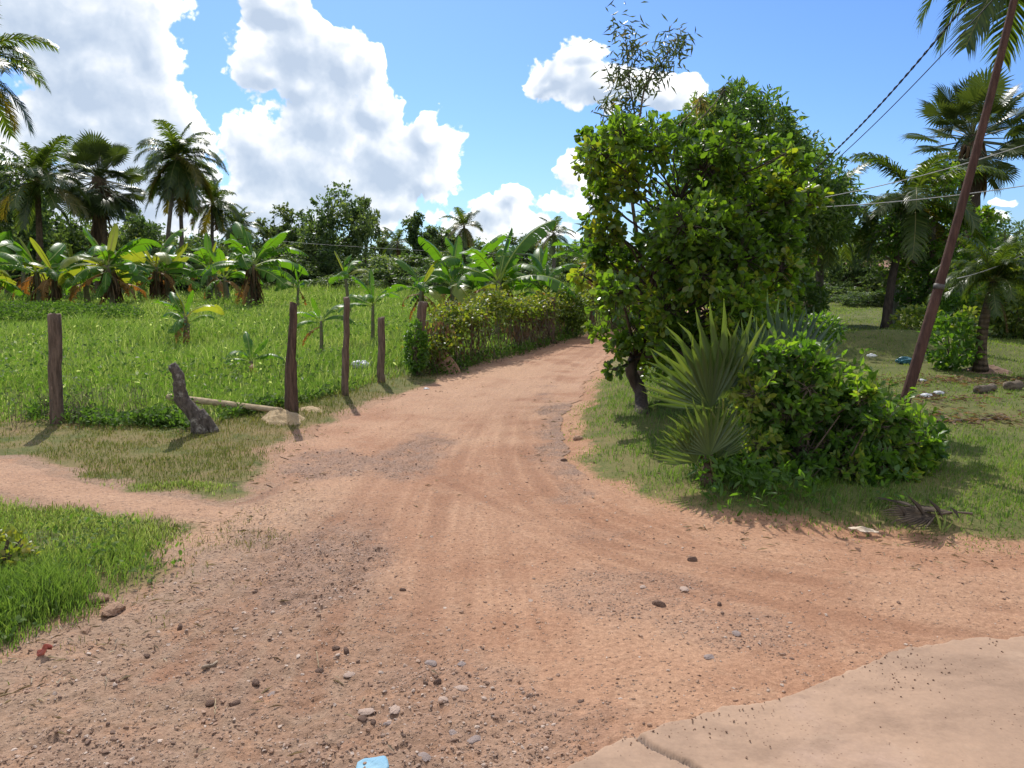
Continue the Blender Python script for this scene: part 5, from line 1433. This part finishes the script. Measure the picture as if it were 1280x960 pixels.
# ------------------------------------------------------------------ fan palm seedlings and the shrub in front of the pole
FANY = [fan(60 + k, 16, sp * 1.08, .45, 1.0, m_, fr + .1, .03, .15, .12, 1.06) for k, (sp, m_, fr) in enumerate([(105, L_fan, .34), (80, L_fan, .3), (125, L_fan, .38), (95, L_fanb, .3), (70, L_fanb, .32)])]
FANY_D = fan(70, 12, 60, .5, .9, L_dead, .4, .3, .1)
def seedling(label, base, leaves_, seed):
    rng = np.random.default_rng(seed); t = root('fan_palm_seedling', label, 'fan palm', base, 'young fan palms')
    mb = MB(); tube(mb, np.array([[0, 0, -.1], [.01, 0, .05], [0, .01, .16]]), [.07, .065, .03], 8); tube(mb, np.array([[.01, 0, .1], [0, .01, .3]]), [.05, .02], 7); link('base', mb.mesh('seedling_base', B_skirt), t)
    for az, el, s, k, roll in leaves_:
        o = link('fan_leaf', FANY[k] if k >= 0 else FANY_D, t, (rng.normal(0, .02), rng.normal(0, .02), .05 + (.20 if s > .6 else 0)))
        o.rotation_euler = (R(roll), -R(el), R(az)); o.scale = (s, s, s)
        if k < 0: o['label'] = 'dry brown fan leaf'
# roll 90 turns the blade upright so that it faces the road
seedling('tall young fan palm with stiff green fans at the left of the shrub', gp(905, 588), [(178, 84, .70, 2, 84), (184, 60, .62, 0, 80), (5, 70, .64, 1, 92), (172, 68, .38, 0, 78), (182, 38, .34, 1, 70), (178, 20, .30, -1, 40), (-60, 30, .28, -1, 10)], 1)
seedling('bluish young fan palm standing behind the green one', gp(975, 555), [(180, 86, .74, 3, 88), (4, 72, .66, 4, 85), (176, 66, .64, 3, 95), (0, 56, .50, 0, 90), (80, 80, .56, 4, 40)], 2)
seedling('low fan palm seedling at the foot of the tall green one', gp(884, 606), [(180, 76, .42, 2, 86), (184, 50, .36, 0, 75), (2, 62, .34, 1, 95)], 3)

Yb = 6.2
rng = np.random.default_rng(401)
LS = [(975, 470, 38), (1010, 478, 36), (940, 500, 34), (985, 515, 50), (1040, 505, 36), (1075, 505, 32), (1105, 525, 28), (1060, 550, 45), (1010, 560, 55), (950, 560, 50), (1120, 562, 26), (1150, 555, 20), (1170, 548, 13), (1100, 585, 38), (1045, 600, 48), (985, 610, 48),
      (930, 600, 38), (1130, 600, 24), (910, 560, 26), (1000, 445, 22), (1025, 462, 18), (1085, 500, 16), (1130, 530, 14), (960, 450, 20), (1075, 620, 26), (920, 630, 22), (1140, 575, 18)]
lobes = []
for px, py, r in LS:
    for s_ in (-.6, .1, 1): lobes.append(lob(px + rng.normal(0, 4), py + rng.normal(0, 4), r * .95, s_ * rng.uniform(.25, .6), max(10, int(r * .85)), 10, Yb))
for px, py, r, d in [(940, 622, 26, -.45), (985, 630, 30, -.55), (1035, 630, 30, -.6), (1085, 622, 30, -.55), (1128, 612, 26, -.4), (1150, 582, 20, -.2), (1162, 560, 18, 0), (1010, 600, 34, -.5), (1060, 590, 34, -.45), (965, 590, 30, -.4)]:
    lobes.append(lob(px, py, r, d, int(r * .9), 10, Yb))
base = gp(1020, 606) + [0, .45, 0]
def shrub_extra(w, f, b0, rng):
    # loose sunlit shoots standing out of the top and the right side
    for k in range(150):
        px = rng.uniform(935, 1165); py = np.interp(px, [935, 1000, 1060, 1110, 1165], [488, 446, 480, 516, 546]) + rng.normal(8, 14)
        a = at(px, py, Yb + rng.normal(.05, .3)) - b0; d = np.array([rng.normal(.05, .35), rng.normal(0, .3), rng.uniform(.35, 1)]); ln = rng.uniform(.10, .24)
        u = np.linspace(0, 1, 8)[:, None]; P = a + d * u * ln
        tube(w, P, .0025, 3, 0, 0, False)
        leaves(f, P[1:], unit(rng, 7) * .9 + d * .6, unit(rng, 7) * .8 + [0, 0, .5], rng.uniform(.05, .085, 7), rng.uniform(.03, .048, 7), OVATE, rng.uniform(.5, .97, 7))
    for k in range(26):
        e = at(rng.uniform(930, 1130), rng.uniform(500, 580), Yb + rng.normal(0, .35)) - b0
        s = np.array([rng.normal(0, .35), rng.normal(0, .2), -.05])
        tube(w, np.array([s, s * .6 + e * .4 + rng.normal(0, .05, 3), e]), [.012, .009, .004], 4, 0, 0, False)
SP_S = dict(L=.068, W=.040, T=OVATE, droop=.12, up=.2, tw=.003, shell=.5, along=.55, nup=.5)
broadleaf('leafy_shrub', 'big glossy leafy shrub bulging over the grass in front of the pole', 'shrub', [base - [0, 0, .05], base + [.02, 0, .25], base + [0, .05, .55], base + [.05, .05, .8]], [.03, .025, .02, .01], lobes, L_bush, B_brown, SP_S, 402, extra=shrub_extra, branch_from=.1, limb_r=.12)
# dead dark lower growth inside the shrub
mb = MB(); n = 2600
P = np.stack([rng.uniform(1.35, 2.75, n), rng.normal(Yb - .66, .20, n), rng.uniform(.0, .26, n) ** 1.2], 1); P[:, 2] += H(P[:, 0], P[:, 1])
P = P[fbm(P[:, 0] * 3.2, P[:, 1] * 3.2, 403) > .46]; P[:, 2] += .10 * fbm(P[:, 0] * 4, P[:, 1] * 4, 404) * (rng.random(len(P)) < .5); n = len(P)
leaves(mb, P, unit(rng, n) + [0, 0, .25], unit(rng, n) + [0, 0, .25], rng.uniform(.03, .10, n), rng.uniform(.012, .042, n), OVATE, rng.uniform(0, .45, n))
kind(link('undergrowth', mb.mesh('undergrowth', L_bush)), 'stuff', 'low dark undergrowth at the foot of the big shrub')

# fallen dry palm leaf right of the shrub
c = gp(1165, 652); t = root('fallen_palm_leaf', 'fallen dark dry palm leaf with upturned spikes right of the shrub', 'dry leaf', c)
M_drk = leafmat('dark_dry_leaf', [(0, (.045, .035, .028)), (.6, (.085, .065, .05)), (1, (.16, .12, .09))], (1.2, 1.1, .8), .25, .7, .2)
for k, (az, el, s, rl) in enumerate([(160, 3, .42, 8), (195, 2, .46, -12), (125, 6, .36, 15)]):
    o = link('fan_leaf', fan(80 + k, 13, 70, .25, .75, M_drk, .5, .1, .15), t, (.25 - .12 * k, .02 * k, .05)); o.rotation_euler = (R(rl), -R(el), R(az)); o.scale = (s, s, s)
for k, (x_, hgt) in enumerate([(-.05, .15), (.06, .13), (.16, .08), (-.16, .10)]):
    mb = MB(); leaves(mb, np.zeros((1, 3)), np.array([[-.55, .1, .8]]), np.array([[.7, -.6, .5]]), np.array([hgt * 1.3]), np.array([.05]), RHOMB, .3)
    link('spike', mb.mesh('leaf_spike', M_drk), t, (x_, -.02, .02))
M_litter = plainmat('bleached_leaf', (.52, .40, .27), (.66, .54, .40), .8, 14, .3)
c = gp(1078, 669)
plate('dry_leaf', 'bleached dry leaf curled on the grass edge below the shrub', 'dry leaf', c + [0, 0, .035], np.array([.085, -.01, -.006]), np.array([.01, .042, .006]), .003, np.array([(-1, .3), (-.2, -.5), (.9, -.35), (1.1, .2), (.2, .6), (-.6, .7)]), M_litter, .045, 15)
M_greenblade = plainmat('bright_blade', (.16, .22, .04), (.20, .26, .06), .5, 8, .1, .4)
mb = MB(); leaves(mb, np.zeros((3, 3)), np.array([[-.3, 0, 1], [.25, .1, .9], [.5, -.1, .6]]), np.array([[0, -1, .2]] * 3), np.array([.17, .13, .1]), np.array([.018] * 3), RHOMB, .5)
tag(link('grass_tuft', mb.mesh('grass_tuft', M_greenblade), None, gp(1176, 667)), 'tuft of bright green blades by the fallen dry palm leaf', 'grass tuft')
# ------------------------------------------------------------------ the yard on the right
coconut('coconut palm with long drooping fronds right of the big olive-green tree', gp(1022, 404), at(1034, 262, gp(1022, 404)[1]), 1.95, 20, .115, 131, yellow=.05, dead=3, mode=(1, 7.4))
coconut('coconut palm with wind-swept fronds in front of the tall fan palm', gp(1108, 411), at(1143, 252, gp(1108, 411)[1]), 1.95, 18, .105, 133, yellow=.1, dead=1, mode=(0, 6.0), trunk_mat=B_dark)
palmyra('tall fan palm with a round crown behind the leaning pole', at(1216, 400, 27) * [1, 1, 0], at(1216, 170, 27), 1.20, 50, .22, 135, dead=5, skirt=.22, low=-52)
coconut('coconut palm out of the frame whose fronds hang in from the upper right', at(1560, 450, 14.5) * [1, 1, 0], at(1302, -98, 14.0), 2.35, 15, .16, 137, yellow=.05, dead=0, mode=(2, 7.2), bow=.1)
# pale slim trunk beside the dark one
rng = np.random.default_rng(140)
b = gp(1120, 408)
broadleaf('slim_tree', 'slim pale-trunked tree beside the dark coconut trunk in the yard', 'tree', [b, at(1119, 360, b[1]), at(1121, 310, b[1]), at(1122, 270, b[1])], [.10, .085, .07, .04],
          [lob(px, py, r, d, 30, 8, b[1]) for px, py, r, d in [(1120, 265, 34, 0), (1095, 280, 26, .4), (1145, 275, 30, -.4), (1110, 300, 28, -.6), (1135, 310, 26, .5), (1080, 300, 22, 0)]], L_mango, plainmat('pale_bark', (.26, .24, .20), (.36, .33, .28), .9, 9, .4),
          dict(L=.17, W=.08, T=RHOMB, droop=.2, up=.1, shell=.4, along=.6), 141, branch_from=.5)
# broad mid-green tree behind the pole
b = gp(1165, 412)
LT = [(1130, 262, 30, 0), (1165, 255, 34, .5), (1195, 262, 26, 0), (1120, 295, 30, -.5), (1160, 300, 40, 0), (1200, 300, 34, .4), (1215, 335, 28, 0), (1175, 340, 40, -.5), (1135, 335, 34, .5), (1205, 370, 28, -.3), (1165, 375, 34, 0), (1140, 378, 24, .2), (1185, 225, 22, .3), (1225, 290, 18, .2), (1235, 270, 14, 0)]
broadleaf('yard_tree', 'bushy mid-green tree in the yard just left of the leaning pole', 'tree', [b, at(1163, 380, b[1]), at(1165, 330, b[1]), at(1168, 275, b[1])], [.12, .10, .07, .03],
          [lob(px, py, r, d, int(r * 1.7), 9, b[1]) for px, py, r, d in LT], L_bush, B_brown, dict(L=.15, W=.08, T=RHOMB, droop=.25, up=.1, tw=.008, shell=.45, along=.6), 143, branch_from=.35)
# date palm with upright fronds
b = gp(1226, 457)
t = coconut('short date palm with a brush of upright fronds at the right of the pole', b, at(1243, 352, b[1]), .95, 34, .078, 145, None, yellow=.0, dead=1, mode=(0, 4.6), name='date_palm', trunk_mat=B_skirt, stretch=.7)
# shrubs of the yard
def shrub(label, px, py, r, n, seed, leafm=L_bush, sz=(.06, .12), group='yard shrubs', T=OVATE, vr=(.1, .9), stems=12): return vine('shrub', label, 'shrub', gp(px, py), r, n, seed, leafm, sz, group, stems, vr, T)
shrub('open leafy shrub standing at the foot of the leaning pole in the yard', 1188, 462, (.42, .4, .42), 750, 151, L_bush, (.08, .14))
shrub('low pale-leaved shrub left of the date palm trunk', 1208, 440, (.30, .3, .38), 420, 152, L_hedge, (.08, .14))
shrub('rounded bush at the right picture edge behind the date palm', 1275, 422, (1.0, .8, .62), 3600, 153, L_hedge, (.09, .15))
shrub('dark bush behind the date palm trunk', 1205, 418, (.75, .7, .55), 2600, 154, L_bush, (.09, .15), vr=(0, .6))
shrub('weedy bush on the mound left of the leaning pole', 1148, 428, (.55, .5, .36), 1800, 155, L_hedge, (.07, .12))
shrub('low dark shrub right behind the young fan palms', 1020, 437, (.42, .35, .30), 900, 156, L_bush, (.07, .12))
shrub('dark bush beside the earth mound under the coconut palm', 985, 412, (.9, .8, .7), 3000, 157, L_mango, (.09, .15), vr=(0, .7))
shrub('small flowering pale shrub left of the earth mound', 975, 424, (.5, .4, .45), 1100, 158, L_hedge, (.07, .12), vr=(.5, 1))
for k, (key, px, pyt, Y, w, lab) in enumerate([
 ('wide', 1090, 366, 33, 80, 'low bushy tree hiding the lower half of the hut'), ('bushy', 1180, 262, 34, 130, 'dark bushy tree behind the bushy yard tree'), ('bushy', 1252, 282, 37, 110, 'dark tree filling the gap right of the pole'), ('light', 1130, 290, 36, 90, 'pale leafy tree behind the two yard trunks'), ('light', 1205, 285, 30, 80, 'pale leafy tree just behind the upper part of the pole'),
 ('wide', 1085, 330, 52, 120, 'dark low tree behind the hut'), ('wide', 1060, 300, 40, 90, 'dark tree left of the hut under the coconut fronds'),
 ('bushy', 1100, 285, 44, 70, 'tree rising behind the hut and the slim pale trunk'),
 ('bushy', 1215, 300, 34, 80, 'dark tree behind the date palm crown'), ('bushy', 1275, 288, 42, 60, 'far tree at the right picture edge'), ('wide', 1290, 345, 30, 130, 'broad bushy tree cut by the right picture edge'),
 ('wide', 1000, 330, 46, 110, 'dark tree hidden behind the big olive-green one'), ('wide', 1155, 350, 40, 110, 'low tree in deep shade behind the yard tree'), ('wide', 1230, 365, 38, 110, 'low tree at the far end of the yard'), ('wide', 1030, 355, 38, 90, 'low tree behind the earth mound'),
 ('bushy', 940, 320, 40, 130, 'tree behind the trunks along the road bend'), ('bushy', 840, 318, 44, 130, 'tree showing in gaps behind the round-leaved tree')]):
    far_tree(key, px, pyt, Y, lab, w, 2 + k * 1.1, 'trees around the yard')
# yellow seed bunch at the far right
vine('seed_bunch', 'bunch of orange-yellow dry fronds at the right edge', 'palm bunch', at(1277, 358, 22), (.26, .25, .38), 420, 160, L_bany, (.12, .3), None, 3, (.1, .8), RHOMB)
# hut glimpsed through the trees
M_wall = plainmat('pinkish_plaster', (.50, .36, .29), (.58, .43, .35), .9, 4, .1); M_roof = plainmat('rust_roof', (.26, .13, .09), (.34, .18, .12), .8, 5, .2); M_doorw = plainmat('dark_door', (.07, .05, .04), (.1, .075, .06), .7, 8, .2)
def box(mb, lo, hi):
    x0, y0, z0 = lo; x1, y1, z1 = hi
    mb.add(np.array([(x0, y0, z0), (x1, y0, z0), (x1, y1, z0), (x0, y1, z0), (x0, y0, z1), (x1, y0, z1), (x1, y1, z1), (x0, y1, z1)]), [np.array([(3, 2, 1, 0), (4, 5, 6, 7), (0, 1, 5, 4), (1, 2, 6, 5), (2, 3, 7, 6), (3, 0, 4, 7)])])
b = at(1092, 375, 41) * [1, 1, 0]
t = root('hut', 'small pinkish hut with a rusty roof glimpsed between the trunks', 'hut', b)
mb = MB(); box(mb, (-2.2, 0, 0), (2.2, 3, 1.55)); link('wall', mb.mesh('hut_wall', M_wall, False), t)
mb = MB(); mb.add(np.array([(-2.5, -.5, 1.5), (2.5, -.5, 1.5), (2.5, 1.5, 2.05), (-2.5, 1.5, 2.05), (2.5, 3.5, 1.5), (-2.5, 3.5, 1.5), (-2.5, -.5, 1.44), (2.5, -.5, 1.44), (2.5, 1.5, 1.99), (-2.5, 1.5, 1.99), (2.5, 3.5, 1.44), (-2.5, 3.5, 1.44)]),
       [np.array([(0, 1, 2, 3), (3, 2, 4, 5), (7, 6, 9, 8), (8, 9, 11, 10), (0, 6, 7, 1), (4, 10, 11, 5), (1, 7, 8, 2), (2, 8, 10, 4), (6, 0, 3, 9), (9, 3, 5, 11)])]); link('roof', mb.mesh('hut_roof', M_roof, False), t)
mb = MB(); box(mb, (.3, -.03, 0), (1.0, -.003, 1.3)); link('door', mb.mesh('hut_door', M_doorw, False), t)
# yard litter
for px, py, r, lab in [(1158, 497, .07, 'white plastic scrap on the yard grass beside the pole'), (1173, 493, .06, 'pale scrap right of the white one in the yard'), (1089, 446, .07, 'white scrap in the sun on the yard grass'), (1152, 477, .05, 'white scrap halfway down the yard behind the pole')]:
    bag(lab, 'litter', px, py, r, M_plastic, int(px), 'plastic_scrap', .45)
M_bluelit = plainmat('blue_plastic', (.03, .13, .17), (.05, .18, .22), .4, 9, .3)
bag('blue plastic scrap in the shade left of the leaning pole', 'litter', 1131, 455, .12, M_bluelit, 91, 'plastic_scrap', .6)
M_rot = barkmat('rotten_log', (.09, .07, .05), (.2, .155, .11), (3, 8, 8), .7)
def log(label, p0, p1, r, seed):
    rng = np.random.default_rng(seed); a = gp(*p0) + [0, 0, r * .6]; b_ = gp(*p1) + [0, 0, r * .6]; u = np.linspace(0, 1, 9)[:, None]; mb = MB()
    tube(mb, (b_ - a) * u + rng.normal(0, r * .12, (9, 3)), np.linspace(r, r * .85, 9), 9, 0, 0, True, .07, rng)
    tag(link('log', mb.mesh('log', M_rot), None, a), label, 'log', 'logs in the yard')
log('rotten log lying on the yard grass below the date palm', (1222, 492), (1243, 488), .06, 1)
log('short log stub at the right edge of the yard', (1262, 488), (1274, 486), .07, 2)
log('bleached branch among dry leaves behind the pole', (1142, 497), (1180, 492), .022, 3)
log('thin dead branch lying across the yard grass', (1165, 528), (1262, 524), .014, 4)
# dry leaf litter in the yard
rng = np.random.default_rng(171); mb = MB(); n = 800
cen = [gp(1160, 500), gp(1230, 525), gp(1245, 478), gp(1190, 478)]
P = np.vstack([np.array(c)[None] + rng.normal(0, 1, (n // 4, 3)) * [.55, .25, 0] for c in cen]); P[:, 2] = H(P[:, 0], P[:, 1]) + .03
leaves(mb, P, unit(rng, len(P)) * [1, 1, .15], unit(rng, len(P)) * .4 + [0, 0, 1], rng.uniform(.04, .13, len(P)), rng.uniform(.015, .05, len(P)), RHOMB, rng.uniform(0, 1, len(P)))
kind(link('leaf_litter', mb.mesh('litter', L_dead)), 'stuff', 'dry leaf litter scattered over the yard grass')
# yellow-green weed at the left edge, dry stalks by the post
vine('weed', 'yellow-green leafy weed at the left picture edge', 'weed', gp(4, 712), (.16, .14, .11), 420, 172, L_hedge, (.03, .055), None, 6, (.6, 1))
mb = MB()
for k in range(46):
    p = gp(rng.choice([96, 118, 58, 128, 20, 175]) + rng.normal(0, 6), 527 + rng.normal(0, 4)); h = rng.uniform(.15, .42)
    tube(mb, np.array([p, p + [rng.normal(0, .03), 0, h * .6], p + [rng.normal(0, .06), 0, h]]), [.004, .003, .0015], 3, 0, 0, False)
    m = 6; leaves(mb, p + np.array([0, 0, h]) * rng.uniform(.5, 1, m)[:, None], unit(rng, m) + [0, 0, .6], unit(rng, m), rng.uniform(.02, .05, m), .008, RHOMB, 0)
kind(link('dry_stalks', mb.mesh('dry_stalks', M_rot)), 'stuff', 'dry brown weed stalks around the thick left post')

# ------------------------------------------------------------------ light
AZ, EL = R(-15.5), R(46)
S = Vector((math.sin(AZ) * math.cos(EL), math.cos(AZ) * math.cos(EL), math.sin(EL)))
sun = bpy.data.lights.new('sun', 'SUN'); sun.energy = 4.9; sun.angle = R(.53); sun.color = (1.0, .955, .88)
so = bpy.data.objects.new('sun', sun); COL.objects.link(so); so.rotation_euler = S.to_track_quat('Z', 'Y').to_euler(); so.location = (0, 0, 30)

# ------------------------------------------------------------------ sky and clouds (the clouds sit at infinity, as functions of direction)
CLOUDS = [  # px, py, rx, ry, weight
 (95, 20, 120, 70, 1), (130, 95, 108, 80, 1), (120, 160, 105, 80, 1), (185, 150, 68, 70, 1), (205, 222, 70, 70, 1), (150, 250, 130, 70, .9), (60, 120, 50, 60, .6), (190, 60, 38, 60, .8), (40, 40, 80, 60, .7),
 (345, 12, 52, 50, 1), (370, 60, 62, 62, 1), (368, 112, 50, 46, 1), (325, 95, 40, 40, .9), (425, 85, 52, 50, 1), (468, 78, 24, 22, .7), (400, 150, 85, 65, 1), (475, 140, 55, 48, 1), (540, 175, 42, 36, 1), (500, 200, 75, 55, 1), (335, 205, 55, 55, 1), (420, 230, 115, 62, 1), (530, 225, 45, 40, .9), (330, 262, 110, 45, .9), (480, 262, 90, 38, .8), (300, 180, 25, 30, .8),
 (610, 262, 48, 24, .8), (638, 245, 26, 14, .8), (700, 250, 34, 14, .55), (575, 282, 60, 26, .7), (660, 285, 60, 22, .6),
 (715, 92, 58, 30, 1), (690, 102, 38, 20, 1), (765, 110, 70, 32, 1), (835, 120, 48, 26, .9), (735, 70, 30, 16, .8),
 (715, 212, 24, 16, .55), (740, 235, 40, 30, .4), (1262, 262, 30, 9, .6), (1240, 280, 40, 9, .4), (960, 150, 26, 10, .4),
]
w = bpy.data.worlds.new('World'); sc.world = w; w.use_nodes = True
w.node_tree.nodes.clear(); nt = NT(w.node_tree)
wout = nt.n('ShaderNodeOutputWorld')
def cloud_group():
    t = bpy.data.node_groups.new('cloud_density', 'ShaderNodeTree')
    t.interface.new_socket('Dir', in_out='INPUT', socket_type='NodeSocketVector')
    t.interface.new_socket('D', in_out='OUTPUT', socket_type='NodeSocketFloat')
    t.interface.new_socket('A', in_out='OUTPUT', socket_type='NodeSocketFloat')
    n = NT(t); gi = n.n('NodeGroupInput'); go = n.n('NodeGroupOutput'); d0 = gi.outputs[0]
    wn = n.n('ShaderNodeTexNoise', None, Vector=d0, Scale=9, Detail=4, Roughness=.55)
    w1 = n.vmath('SUBTRACT', wn.outputs['Color'], (.5, .5, .5))
    d = n.vmath('ADD', d0, n.vmath('MULTIPLY', w1, (.075, .075, .075)))
    acc = None
    for px, py, rx, ry, wt in CLOUDS:
        q = ray(px, py); q = q / np.linalg.norm(q)
        df = n.vmath('SUBTRACT', d, tuple(q))
        df = n.vmath('MULTIPLY', df, (1000 / rx, 300 / rx, 1000 / ry))
        v = n.math('MULTIPLY', n.math('SUBTRACT', 1.0, n.vmath('LENGTH', df)), float(wt))
        if acc is None: acc = v
        else:
            acc = n.n('ShaderNodeMath', {'operation': 'SMOOTH_MAX'}, i0=acc, i1=v, i2=.22).outputs[0]
    # cauliflower bulges: rounded cells at three sizes, then fine noise
    b = n.noise(d0, 30, 8, .66)
    def puff(scale, amp):
        vo = n.n('ShaderNodeTexVoronoi', {'feature': 'F1'}, Vector=n.vmath('ADD', d0, n.vmath('MULTIPLY', w1, (.05, .05, .05))), Scale=scale)
        return n.math('MULTIPLY', n.math('SUBTRACT', .42, vo.outputs['Distance']), amp)
    bul = n.math('ADD', puff(15, .55), n.math('ADD', puff(34, .34), n.math('ADD', puff(80, .20), puff(170, .10))))
    tot = n.math('ADD', acc, n.math('ADD', bul, n.math('MULTIPLY', n.math('SUBTRACT', b, .5), .62)))
    n.set(go.inputs[0], tot); n.set(go.inputs[1], acc)
    return t
cg = cloud_group()
dirv = nt.n('ShaderNodeTexCoord').outputs['Generated']
sky = nt.n('ShaderNodeTexSky', {'sky_type': 'NISHITA', 'sun_disc': False, 'sun_elevation': EL, 'sun_rotation': AZ, 'air_density': 1.0, 'dust_density': .6, 'ozone_density': 2.0})
skyc = nt.mix(1.0, sky.outputs[0], (.47, .675, 1.03), 'MULTIPLY')
def gnode(v):
    gn = nt.t.nodes.new('ShaderNodeGroup'); gn.node_tree = cg; nt.set(gn.inputs[0], v); return gn.outputs[0], gn.outputs[1]
D0, A0 = gnode(dirv)
sv = np.array(S); 
D1, A1 = gnode(nt.vmath('ADD', dirv, (.008, 0.0, .012)))
alpha = nt.rng(D0, .03, .15)
thick = nt.rng(nt.math('ADD', A0, nt.math('MULTIPLY', D0, .25)), .12, .80)
coarse = nt.math('SUBTRACT', A0, A1); fine = nt.math('SUBTRACT', nt.math('SUBTRACT', D0, D1), coarse)
lit = nt.math('ADD', nt.rng(thick, 0, 1, 1.02, .20, False), nt.math('ADD', nt.math('MULTIPLY', coarse, 1.3), nt.math('MULTIPLY', nt.math('MULTIPLY', fine, 1.5), nt.math('SUBTRACT', 1.0, nt.math('MULTIPLY', thick, .62)))), True)
cl = nt.ramp(lit, [(0, (3.8, 4.5, 5.5)), (.3, (4.9, 5.5, 6.3)), (.55, (6.5, 6.8, 7.2)), (.8, (8.5, 8.5, 8.6)), (1, (10, 10, 10))])
upm = nt.rng(nt.n('ShaderNodeSeparateXYZ', None, Vector=dirv).outputs[1], .0, .2)
alpha = nt.math('MULTIPLY', alpha, upm)
col = nt.mix(nt.math('MULTIPLY', alpha, .96), skyc, cl)
# unseen bright cumulus added behind and above the photographer as fill light
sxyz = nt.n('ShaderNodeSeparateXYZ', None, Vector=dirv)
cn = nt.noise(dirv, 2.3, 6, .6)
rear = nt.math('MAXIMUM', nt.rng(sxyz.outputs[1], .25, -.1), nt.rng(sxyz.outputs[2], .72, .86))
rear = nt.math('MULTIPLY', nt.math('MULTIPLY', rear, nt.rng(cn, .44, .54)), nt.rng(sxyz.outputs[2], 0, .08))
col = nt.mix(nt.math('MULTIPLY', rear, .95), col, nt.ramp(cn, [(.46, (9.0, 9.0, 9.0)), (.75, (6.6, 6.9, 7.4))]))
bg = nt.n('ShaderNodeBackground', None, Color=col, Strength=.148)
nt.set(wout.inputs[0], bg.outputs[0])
w.cycles.sampling_method = 'NONE'

# ------------------------------------------------------------------ camera and render settings
cam = bpy.data.cameras.new('camera'); cam.sensor_width = 36; cam.lens = 36 * 1000 / 1280; cam.clip_start = .05; cam.clip_end = 9000
co = bpy.data.objects.new('camera', cam); COL.objects.link(co); co.location = (0, 0, EYE); co.rotation_euler = (R(90) - TH, 0, 0)
sc.camera = co
sc.render.engine = 'CYCLES'
cy = sc.cycles
cy.max_bounces = 5; cy.diffuse_bounces = 2; cy.glossy_bounces = 2; cy.transmission_bounces = 4; cy.transparent_max_bounces = 4
cy.use_denoising = True; cy.caustics_reflective = False; cy.caustics_refractive = False
cy.use_adaptive_sampling = True; cy.adaptive_threshold = .015
cy.sample_clamp_indirect = 6
sc.view_settings.view_transform = 'Standard'; sc.view_settings.look = 'None'; sc.view_settings.exposure = 0; sc.view_settings.gamma = 1
sc.view_settings.use_curve_mapping = False
